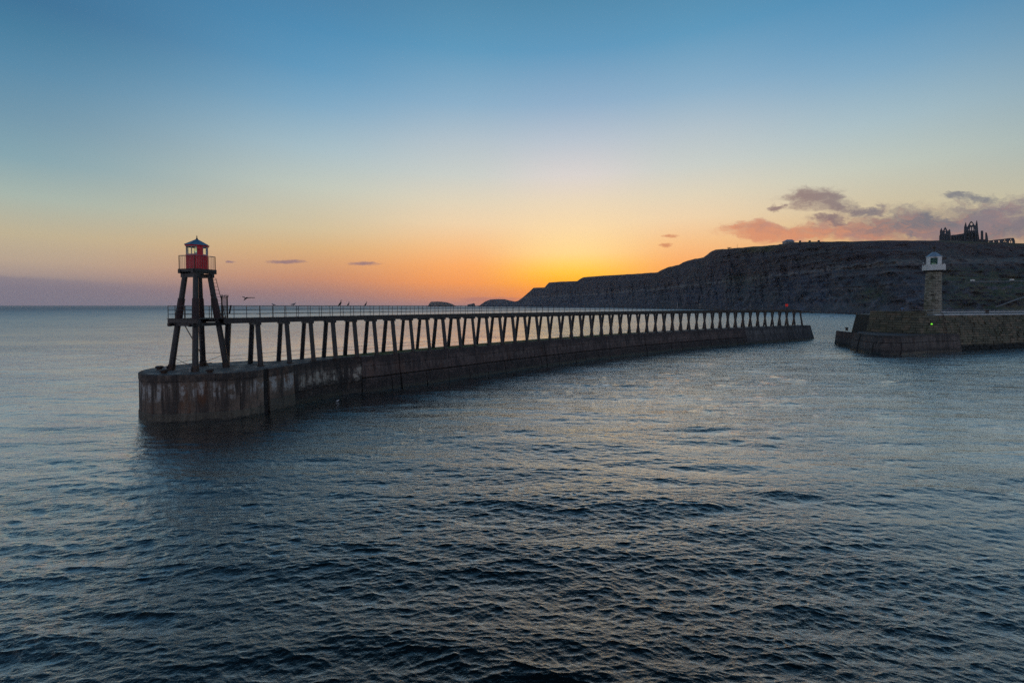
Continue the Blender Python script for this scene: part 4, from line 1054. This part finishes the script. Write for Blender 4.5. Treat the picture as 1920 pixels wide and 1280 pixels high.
# ------------------------------------------------------------------ stone lighthouse
lp = Vector(at_y(1748.5, 588, 104.5)); LH_Y = 108.0; lp = Vector(at_y(1748.6, 588, LH_Y)); lp.z = ZE
lh = empty('lighthouse', lp, 'weathered stone lighthouse with a white octagonal lantern room on the old pier', 'lighthouse')
sc_ = LH_Y / F * cos(atan2(lp.x, lp.y))
zg = at_y(1750, 507.5, LH_Y).z; zpt = at_y(1750, 497, LH_Y).z; zev = at_y(1750, 482, LH_Y).z; zap = at_y(1750, 472.5, LH_Y).z; zball = at_y(1750, 464.5, LH_Y).z
LB = atan2(lp.x, lp.y); OT = -pi / 2 - LB - pi / 4 - radians(8)
LD = Vector((-sin(LB), -cos(LB), 0)); LS = Vector((cos(LB), -sin(LB), 0))
def o8(r, k, z, th=OT): return (lp.x + r * cos(th + k * pi / 4 + pi / 8), lp.y + r * sin(th + k * pi / 4 + pi / 8), z)
rb_, rt_ = 34.5 * sc_ / 2 * 1.06, 29.5 * sc_ / 2 * 1.06
MB().prism([o8(rb_ - .12, k, 0)[:2] for k in range(8)], ZE, [o8(rt_ - .12, k, 0)[:2] for k in range(8)], zg).build('tower_core', M_mortar, lh)
NCR = 26; stn = MB(); w = random.Random(8)
for c_i in range(NCR):
    z0 = ZE + (zg - ZE) * c_i / NCR; z1 = ZE + (zg - ZE) * (c_i + 1) / NCR - .06; r0 = rb_ + (rt_ - rb_) * (z0 - ZE) / (zg - ZE); r1 = rb_ + (rt_ - rb_) * (z1 - ZE) / (zg - ZE)
    if c_i in (0, 1): r0 += .15; r1 += .15
    for k in range(8):
        n_ = w.choice((2, 2, 3)); cut = [0] + sorted(min(.85, max(.15, (j + 1) / n_ + w.uniform(-.1, .1))) for j in range(n_ - 1)) + [1]
        for a, b_ in zip(cut[:-1], cut[1:]):
            pr_ = w.uniform(-.03, .04); P_ = []
            for z, r in ((z0, r0 + pr_), (z1, r1 + pr_)):
                A_, B_ = Vector(o8(r, k, z)), Vector(o8(r, k + 1, z)); a2, b2 = Vector(o8(r - .3, k, z)), Vector(o8(r - .3, k + 1, z))
                P_ += [A_.lerp(B_, a + .015), A_.lerp(B_, b_ - .015), a2.lerp(b2, b_ - .015), a2.lerp(b2, a + .015)]
            stn.add(P_, [(3, 2, 1, 0), (4, 5, 6, 7), (0, 1, 5, 4), (1, 2, 6, 5), (2, 3, 7, 6), (3, 0, 4, 7)])
stn.build('stonework', M_tower, lh, kind='stuff')
# slit windows down the seaward face
for z in (ZE + .9, ZE + 4.6, zg - 1.6):
    r = rb_ + (rt_ - rb_) * (z - ZE) / (zg - ZE); A_ = Vector(o8(r + .02, 6, z)).lerp(Vector(o8(r + .02, 7, z)), .5)
    A_ = Vector((lp.x, lp.y, z)) + LD * r * .93 - LS * .1; MB().box(A_, (.5, .2, .3), -LB).build('slit_window', M_core, lh)
rg = 43.5 * sc_ / 2 * 1.04
gal = MB().prism([o8(rg * .82, k, 0)[:2] for k in range(8)], zg - .28, [o8(rg, k, 0)[:2] for k in range(8)], zg + .05).build('gallery_floor', M_mortar, lh)
def ring(mb, r0, r1, z0, z1):
    for k in range(8):
        pts = [o8(r0, k, 0)[:2], o8(r0, k + 1, 0)[:2], o8(r1, k + 1, 0)[:2], o8(r1, k, 0)[:2]]; mb.prism(pts, z0, pts, z1)
    return mb
gp2 = ring(MB(), rg, rg - .1, zg + .05, zpt).build('gallery_parapet', M_white, lh)
ring(MB(), rg + .04, rg - .14, zpt, zpt + .07).build('handrail', M_white, gp2)
for k in range(8):
    for j in range(7):
        A_ = Vector(o8(rg + .02, k, 0)).lerp(Vector(o8(rg + .02, k + 1, 0)), (j + .5) / 7); MB().box((A_.x, A_.y, (zg + zpt) / 2 + .02), (.05, .05, zpt - zg - .12)).build('parapet_batten', M_white, gp2)
rl_ = 29 * sc_ / 2 * cos(LB) / cos(LB)
CH = .2                                              # chamfered square room
def l8(k, r): 
    q = [(-r, r * (1 - 2 * CH)), (-r * (1 - 2 * CH), r), (r * (1 - 2 * CH), r), (r, r * (1 - 2 * CH)), (r, -r * (1 - 2 * CH)), (r * (1 - 2 * CH), -r), (-r * (1 - 2 * CH), -r), (-r, -r * (1 - 2 * CH))][k % 8]
    return Vector((lp.x, lp.y, 0)) + LS * q[0] + LD * q[1]
def lring(mb, k, a, b_, z0, z1, r0, r1):
    A_, B_, C_, D_ = l8(k, r0), l8(k + 1, r0), l8(k, r1), l8(k + 1, r1); pts = [A_.lerp(B_, a)[:2], A_.lerp(B_, b_)[:2], C_.lerp(D_, b_)[:2], C_.lerp(D_, a)[:2]]; mb.prism(pts, z0, pts, z1)
zw0, zw1 = zpt + .1, zev - .25
simple('green_frame', (.1, .22, .2), (.08, .18, .16), .5, 4, 0, 0)
for k in range(8):
    mb = MB(); lring(mb, k, 0, 1, zg + .05, zw0, rl_, rl_ - .14); mb.build('lantern_wall', M_white, lh)
    f_ = MB()
    if k % 2:                                          # broad sides carry the windows
        lring(f_, k, 0, .1, zw0, zev, rl_, rl_ - .14); lring(f_, k, .9, 1, zw0, zev, rl_, rl_ - .14); lring(f_, k, .1, .9, zw1, zev, rl_, rl_ - .14)
        f_.build('lantern_frame', M_white, lh)
        wn = MB(); lring(wn, k, .1, .14, zw0, zw1, rl_ - .03, rl_ - .1); lring(wn, k, .86, .9, zw0, zw1, rl_ - .03, rl_ - .1); lring(wn, k, .48, .52, zw0, zw1, rl_ - .03, rl_ - .1)
        wo_ = wn.build('window', bpy.data.materials['green_frame'], lh)
        for f0, f1 in ((.14, .48), (.52, .86)):
            pn = MB(); lring(pn, k, f0, f1, zw0, zw1, rl_ - .06, rl_ - .07); pn.build('pane', M_green_glass, wo_)
    else:
        lring(f_, k, 0, 1, zw0, zev, rl_, rl_ - .14); f_.build('wall_panel', M_white, lh)
lmp = MB().lathe((lp.x, lp.y, zpt - .3), [(.5, 0), (.5, .5), (.3, .6)], 12).build('lamp', M_white, lh)
MB().lathe((lp.x, lp.y, zpt + .3), [(.3, 0), (.42, .2), (.42, .7), (.2, .95)], 12).build('lens', M_glass, lmp)
rf = MB().lathe((lp.x, lp.y, 0), [(rl_ + .25, zev), (rl_ + .25, zev + .08), (.3, zap)], 8, OT + pi / 8).build('roof', M_lead, lh)
for k in range(8): MB().beam(o8(rl_ + .25, k, zev + .09), (lp.x, lp.y, zap + .02), .07, n=4).build('seam', M_lead, rf)
MB().lathe((lp.x, lp.y, 0), [(.28, zap - .05), (.2, zap + .15), (.13, zap + .5), (.13, zball - .3)], 10).build('vent_stem', M_iron, lh)
MB().lathe((lp.x, lp.y, zball), [(.1, -.34), (.3, -.22), (.37, 0), (.3, .22), (.1, .34), (.03, .6)], 12).build('vent_ball', M_iron, lh)
for sx, x_, y_ in ((-1, 1731.3, 493.5), (1, 1770.2, 494.3)):
    p = Vector(at_y(x_, y_, LH_Y)); q = Vector((p.x, p.y, zpt)); l_ = MB().beam(q - Vector((0, 0, .3)), p, .09, n=6).build('gallery_lamp', M_iron, lh); MB().lathe(p, [(.05, -.12), (.14, 0), (.05, .14)], 8).build('bulb', M_white, l_)

# ------------------------------------------------------------------ abbey ruin on the clifftop
AY = 628.0
AB_ = atan((1821 - 960) / F); AD = AY / cos(AB_)          # bearing and distance of the ruin
AN = Vector((sin(AB_), cos(AB_), 0)); AS = Vector((cos(AB_), -sin(AB_), 0)); AO = AN * AD
def apx(x, y):
    r = ray(1740 + x / 10.67, 400 + y / 10.67); k = AD / r.dot(AN); p = r * k; return (p.dot(AS), CZ + p.z)
def flat_wall(name, outer, holes, depth, parent, yoff=0.0, mat_=None):
    cu_ = bpy.data.curves.new(name, 'CURVE'); cu_.dimensions = '2D'; cu_.fill_mode = 'BOTH'; cu_.extrude = depth / 2
    for ol in [outer] + holes:
        sp = cu_.splines.new('POLY'); sp.points.add(len(ol) - 1); sp.use_cyclic_u = True
        for k, p in enumerate(ol): x, z = apx(*p); sp.points[k].co = (x, z, 0, 1)
    tmp = bpy.data.objects.new('tmp', cu_); COL.objects.link(tmp)
    me = bpy.data.meshes.new_from_object(tmp.evaluated_get(bpy.context.evaluated_depsgraph_get())); bpy.data.objects.remove(tmp)
    me.name = name; me.transform(Matrix.Translation(AO + AN * yoff) @ Matrix.Rotation(-AB_, 4, 'Z') @ Matrix.Rotation(pi / 2, 4, 'X'))
    me.materials.clear(); me.materials.append(mat_ or M_abbey)
    return link(name, me, parent)
zb_ = apx(500, 545)[1]
ab = empty('abbey_ruin', (AO.x, AO.y, zb_), 'roofless gothic abbey ruin with pointed gables standing on the clifftop skyline', 'abbey')
def lancet(x, y0, y1, wd): return [(x - wd / 2, y1), (x + wd / 2, y1), (x + wd / 2, y0 + wd * .7), (x + wd * .25, y0 + wd * .2), (x, y0), (x - wd * .25, y0 + wd * .2), (x - wd / 2, y0 + wd * .7)]
def circ(x, y, rx, ry, n=12): return [(x + rx * cos(2 * pi * k / n), y + ry * sin(2 * pi * k / n)) for k in range(n)]
flat_wall('transept_gable', [(226, 640), (224, 455), (236, 438), (240, 350), (246, 335), (268, 290), (288, 335), (292, 352), (304, 345), (322, 305), (345, 272), (368, 305), (392, 352), (404, 352), (412, 335), (434, 316), (446, 342), (456, 435), (458, 640)], [circ(345, 342, 12, 16), lancet(345, 368, 405, 18)], 3.0, ab)
flat_wall('nave_wall', [(458, 640), (458, 436), (500, 428), (560, 424), (620, 414), (680, 406), (718, 398), (718, 640)], [], 2.6, ab, 3)
mg = flat_wall('choir_gable', [(716, 660), (718, 390), (722, 280), (736, 230), (752, 178), (760, 178), (772, 240), (779, 275), (795, 262), (815, 222), (840, 178), (858, 164), (874, 163), (896, 182), (920, 218), (940, 246), (948, 240), (960, 180), (975, 135), (984, 160), (994, 215), (1000, 290), (1006, 380), (1022, 470), (1028, 530), (1030, 660)],
   [circ(868, 216, 24, 28), lancet(851, 272, 346, 22), lancet(896, 268, 346, 22), lancet(815, 315, 345, 8), lancet(933, 315, 345, 6)], 3.2, ab, 0)
for x in (790, 852, 915): flat_wall('blind_lancet', lancet(x, 375, 520, 34), [], .5, mg, -1.7, M_core)
for x in (730, 822, 884, 948, 1000): flat_wall('buttress', [(x - 8, 650), (x - 7, 380), (x, 360), (x + 7, 380), (x + 8, 650)], [], 1.6, mg, -2.3)
for x in (240, 330, 372, 446): flat_wall('buttress', [(x - 7, 640), (x - 6, 440), (x, 425), (x + 6, 440), (x + 7, 640)], [], 1.6, ab, -2.0)
for x in (500, 545, 590, 640, 690): flat_wall('blind_lancet', lancet(x, 450, 520, 20), [], .5, ab, 1.5, M_core)
flat_wall('standing_pier', [(1052, 660), (1055, 352), (1070, 345), (1104, 346), (1108, 420), (1112, 660)], [], 3.5, ab, 2)
flat_wall('broken_pier', [(1142, 660), (1146, 392), (1154, 378), (1168, 380), (1182, 402), (1196, 470), (1208, 560), (1208, 660)], [], 3.5, ab, 2)
flat_wall('low_wall', [(1026, 660), (1026, 514), (1050, 514), (1060, 520), (1145, 516), (1146, 660)], [], 3.0, ab, 4)
flat_wall('arcade', [(1196, 700), (1196, 548), (1260, 540), (1340, 530), (1440, 520), (1540, 510), (1600, 500), (1700, 493), (1718, 498), (1730, 524), (1740, 556), (1742, 700)],
   [lancet(1212, 558, 580, 26), lancet(1313, 545, 582, 24), lancet(1420, 536, 584, 24), circ(1536, 540, 12, 12, 6), circ(1518, 564, 12, 10, 6), circ(1556, 566, 12, 10, 6), lancet(1634, 545, 592, 26), lancet(1674, 545, 592, 26), circ(1656, 524, 14, 10, 8)], 2.4, ab, 0)
# side walls that give the ruin its depth
for x, y0, dp, nm in ((232, 470, 16, 'side_wall'), (722, 420, 24, 'side_wall'), (1012, 520, 18, 'side_wall')):
    sx_, sz_ = apx(x, y0); p = AO + AS * (sx_ + 1.0) + AN * (dp / 2 + 1.7); MB().box((p.x, p.y, (sz_ + zb_ - 8) / 2), (2.0, dp, sz_ - zb_ + 8), -AB_).build(nm, M_abbey, ab)

# cottage and small things on the skyline
hp = Vector(at_y(1478, 457.5, 872)); ct = empty('cottage', hp, 'lone pale cottage with a slate roof on the clifftop above the walkway end', 'cottage')
k = 872 / F
MB().box(hp + Vector((0, 0, 1.8)), (17 * k, 9, 6.0)).build('wall', simple('cottage_wall', (.4, .37, .36), (.3, .28, .28), .8, .5, 0, 0), ct)
x0, x1, zr0, zr1 = hp.x - 9.5 * k, hp.x + 9 * k, hp.z + 4.6, hp.z + 8.6
MB().add([(x0, hp.y - 5.5, zr0), (x1, hp.y - 5.5, zr0), (x1 - 1.5, hp.y, zr1), (x0 + 7, hp.y, zr1), (x0, hp.y + 5.5, zr0), (x1, hp.y + 5.5, zr0)], [(0, 1, 2, 3), (4, 5, 2, 3), (1, 5, 2), (0, 4, 3), (0, 1, 5, 4)]).build('roof', simple('slate', (.26, .3, .34), (.2, .23, .27), .45, .6, 0, 0), ct)
for sx in (-5, 0, 5): MB().box(hp + Vector((sx, -4.55, 2.4)), (1.6, .16, 1.6)).build('window', M_core, ct)
for x, y, s_, lb in ((1500, 453.5, 2.0, 'small dark hut on the skyline, nearest the cottage'), (1518, 453.3, 2.0, 'small dark hut on the skyline, second from the cottage'), (1535, 453, 2.2, 'small dark hut on the skyline, third from the cottage')):
    Yh = float(np.interp(x, CL[:, 0], CL[:, 2])) + 8; p = Vector(at_y(x, y + .6, Yh)); o = empty('hut', p, lb, 'hut', 'small dark huts on the clifftop')
    MB().box(p + Vector((0, 0, 1)), (2.6, 2.4, 2.4)).build('wall', M_core, o); MB().prism([(p.x - 1.5, p.y - 1.4), (p.x + 1.5, p.y - 1.4), (p.x + 1.5, p.y + 1.4), (p.x - 1.5, p.y + 1.4)], p.z + 2.2, [(p.x - .4, p.y - 1.4), (p.x + .4, p.y - 1.4), (p.x + .4, p.y + 1.4), (p.x - .4, p.y + 1.4)], p.z + 3).build('roof', M_core, o)
Yh = 1055; p = Vector(at_y(1382.3, 464.5, Yh)); tag(MB().beam(p, p + Vector((0, 0, 8.5)), .6, n=6, w2=.3).build('mast', M_iron), 'thin mast on the clifftop left of the grassy shoulder', 'mast')
bm = bmesh.new(); rr = random.Random(2); p = Vector(at_y(1367.5, 465.5, 1075))
for k in range(260):
    d = Vector((rr.gauss(0, 2.2), rr.gauss(0, 1.5), abs(rr.gauss(0, 1.3)))); c_ = p + d; r = .5
    a = Vector((rr.uniform(-1, 1), rr.uniform(-1, 1), rr.uniform(-1, 1))).normalized() * r; b_ = a.cross(Vector((rr.uniform(-1, 1), rr.uniform(-1, 1), rr.uniform(-1, 1)))).normalized() * r
    bm.faces.new([bm.verts.new(c_ - a), bm.verts.new(c_ + b_), bm.verts.new(c_ + a)])
me = bpy.data.meshes.new('bush'); bm.to_mesh(me); bm.free(); me.materials.append(simple('bush_leaf', (.03, .04, .018), (.02, .025, .012), .9, 1, 0, 0)); tag(link('bush', me), 'rounded bush on the brink of the cliff left of the mast', 'bush')
for x, y, lb in ((1822, 528, 'tiny white van on the track right of the lighthouse, left one'), (1895, 526.6, 'tiny white van on the track at the right edge of the photo')):
    p = on_cliff(x, y); p = Vector((p.x * .985, p.y * .985, CZ + (p.z - CZ) * .985)); o = empty('parked_van', p, lb, 'van', 'white vans on the hillside track')
    MB().box(p + Vector((0, 0, 1.1)), (2.6, 1.8, 1.6)).build('body', M_white, o); MB().box(p + Vector((1.2, 0, .8)), (1.0, 1.7, 1.0)).build('cab', M_white, o)
    for sx in (-.8, 1.1): MB().beam(p + Vector((sx, -.95, .3)), p + Vector((sx, .95, .3)), .6, n=10).build('wheel', M_core, o)

# surf lines by the beach
def surf(name, pts, wd, label):
    vs = []; fs = []
    for k, (x, y) in enumerate(pts):
        p = at_z(x, y, .12); e = wd * (.2 + .8 * sin(pi * (k + .3) / (len(pts) - .4))); vs += [(p.x, p.y - e, .02), (p.x, p.y, .35), (p.x, p.y + e, .02)]
        if k: a = 3 * k; fs += [(a - 3, a, a + 1, a - 2), (a - 2, a + 1, a + 2, a - 1)]
    tag(MB().add(vs, fs).build(name, M_foam), label, kind='stuff')
surf('breaking_wave', [(1536, 593.6), (1541, 593), (1547, 592.6), (1553, 592.9), (1558, 593.6)], 3.2, 'white line of surf breaking by the far beach')
surf('breaking_wave', [(1562, 593.8), (1568, 593.4), (1574, 593.6)], 2.0, 'thin white surf near the beach')
surf('breaking_wave', [(1612, 596.2), (1622, 595.6), (1632, 595.8), (1640, 596.0)], 2.6, 'white surf against the beach just left of the stone pier')
surf('breaking_wave', [(1616, 605.0), (1622, 604.6), (1628, 605.0)], .8, 'faint wavelet foam by the stone pier end')
surf('breaking_wave', [(1428, 592.4), (1440, 591.6), (1452, 591.4), (1464, 591.4), (1474, 591.8)], 2.4, 'white surf seen through the walkway legs')

# ------------------------------------------------------------------ birds
def bird_body(name, mat_, chain, radii, parent):
    """one continuous body: rings swept along a bent spine"""
    mb = MB(); n = 8; vs = []; fs = []
    for k, (c_, r) in enumerate(zip(chain, radii)):
        d = (Vector(chain[min(k + 1, len(chain) - 1)]) - Vector(chain[max(k - 1, 0)])).normalized(); x = d.cross(Vector((0, 1, 0.01))).normalized(); y = x.cross(d)
        vs += [Vector(c_) + (x * cos(2 * pi * j / n) + y * sin(2 * pi * j / n)) * r for j in range(n)]
        if k: a = (k - 1) * n; fs += [(a + j, a + (j + 1) % n, a + n + (j + 1) % n, a + n + j) for j in range(n)]
    fs += [tuple(range(n)), tuple((len(chain) - 1) * n + j for j in range(n))]
    mb.add(vs, fs); return mb.build(name, mat_, parent, smooth=True)
def cormorant(x, i_n, label, flip=1, s=.62, lean=0):
    i = min(np.arange(-.5, 20, .02), key=lambda q: abs(proj_x(wl(q, i_n), ZD + 1.15) - x)); p = wl(i, i_n, ZD + 1.16)
    o = empty('cormorant', p, label, 'bird', 'cormorants perched on the walkway rail'); f = flip
    q = lambda a, z: p + Vector((a * f * s, 0, z * s))
    bird_body('body', M_bird, [q(-.42, -.12), q(-.3, 0), q(-.16, .16), q(-.02, .34), q(.1, .52), q(.1, .66), q(.06, .78), q(.12, .88), q(.2, .9)], [.03 * s, .08 * s, .14 * s, .15 * s, .1 * s, .055 * s, .045 * s, .055 * s, .03 * s], o)
    MB().beam(q(.2, .9), q(.36, .88), .035 * s, n=5, w2=.012 * s).build('beak', M_bird, o)
    for sy in (-.06, .06): MB().beam(q(-.02, .2) + Vector((0, sy * s, 0)), q(.02, .0) + Vector((0, sy * s, 0)), .035 * s, n=5).build('leg', M_bird, o)
    for sy in (-1, 1): MB().beam(q(.05, .42) + Vector((0, sy * .12 * s, 0)), q(-.3, .05) + Vector((0, sy * .1 * s, 0)), .05 * s, .16 * s, n=8, w2=.02 * s).build('wing', M_bird, o)
cormorant(638.5, -2.18, 'tall upright cormorant with stretched neck, leftmost of the three on the rail', 1, .68)
cormorant(653.5, -2.18, 'hunched cormorant in the middle of the three on the rail', 1, .5)
cormorant(686, -2.18, 'leaning cormorant standing alone, rightmost of the three on the rail', 1, .52)
def gull(x, i_n, label, flip=1, s=.42, mat_=M_gullgrey, pos=None):
    if pos is None:
        i = min(np.arange(-.5, 20, .02), key=lambda q: abs(proj_x(wl(q, i_n), ZD + 1.15) - x)); p = wl(i, i_n, ZD + 1.16)
    else: p = pos
    o = empty('gull', p, label, 'bird'); f = flip; q = lambda a, z: p + Vector((a * f * s, 0, z * s))
    bird_body('body', mat_, [q(-.5, .16), q(-.3, .2), q(-.1, .24), q(.1, .26), q(.22, .36), q(.3, .46), q(.38, .46)], [.02 * s, .08 * s, .14 * s, .14 * s, .08 * s, .085 * s, .03 * s], o)
    MB().beam(q(.38, .46), q(.52, .43), .04 * s, n=5, w2=.015 * s).build('beak', M_iron, o)
    if pos is None:
        for sy in (-.05, .05): MB().beam(q(.0, .16) + Vector((0, sy * s, 0)), q(.02, 0) + Vector((0, sy * s, 0)), .03 * s, n=5).build('leg', M_iron, o)
    for sy in (-1, 1): MB().beam(q(.15, .3) + Vector((0, sy * .1 * s, 0)), q(-.55, .2) + Vector((0, sy * .05 * s, 0)), .04 * s, .14 * s, n=8, w2=.02 * s).build('wing', M_gullgrey, o)
gull(551, -2.18, 'grey gull standing on the walkway rail right of the flying bird', 1, .55)
gull(513, -.42, 'small grey gull crouched on the rail, nearest to the beacon tower', -1, .4)
pw = at_z(636, 750.5, 0); gull(0, 0, 'white gull floating beside the weedy breakwater wall', 1, .42, M_gull, pos=pw + Vector((0, -.4, -.04)))
# gull in flight
fpos = Vector(at_y(463, 559.5, 24)); fg = empty('flying_gull', fpos, 'dark gull in flight above the walkway with one wing stretched right', 'bird')
s = .42
q = lambda a, b_, z: fpos + Vector((a * s, b_ * s, z * s))
bird_body('body', M_bird, [q(-.42, 0, -.26), q(-.3, 0, -.14), q(-.16, 0, 0), q(-.02, 0, .08), q(.1, 0, .1), q(.2, 0, .1)], [.02 * s, .06 * s, .1 * s, .09 * s, .06 * s, .02 * s], fg)
def wing(pts, wd): 
    vs = []; fs = []
    for k, (p, w_) in enumerate(zip(pts, wd)): P_ = Vector(p); vs += [P_ + Vector((0, -w_ / 2, .012)), P_ + Vector((0, w_ / 2, .0)), P_ + Vector((0, 0, -.02))]; 
    for k in range(len(pts) - 1):
        a = 3 * k
        for j in range(3): fs.append((a + j, a + 3 + j, a + 3 + (j + 1) % 3, a + (j + 1) % 3))
    fs += [(0, 1, 2), tuple(3 * (len(pts) - 1) + j for j in (2, 1, 0))]
    MB().add(vs, fs).build('wing', M_bird, fg)
wing([q(-.02, 0, .06), q(.25, .1, .1), q(.55, .2, .12), q(.85, .3, .12)], [.16, .15, .11, .02])
wing([q(-.1, 0, .04), q(-.3, -.1, .12), q(-.2, -.3, .2), q(-.3, -.5, .22)], [.16, .15, .11, .02])

# ------------------------------------------------------------------ haze
hz = MB().box((0, 1950, 62), (9000, 4700, 146)).build('haze', None, kind='stuff')
hm = bpy.data.materials.new('haze_air'); hm.use_nodes = True; t = NT(hm.node_tree); t.n.clear()
o_ = t.new('ShaderNodeOutputMaterial'); v_ = t.new('ShaderNodeVolumePrincipled'); v_.inputs['Color'].default_value = (.95, .88, .92, 1); v_.inputs['Density'].default_value = 4.4e-5; v_.inputs['Anisotropy'].default_value = .3
t.l.new(v_.outputs[0], o_.inputs['Volume']); hz.data.materials.append(hm)
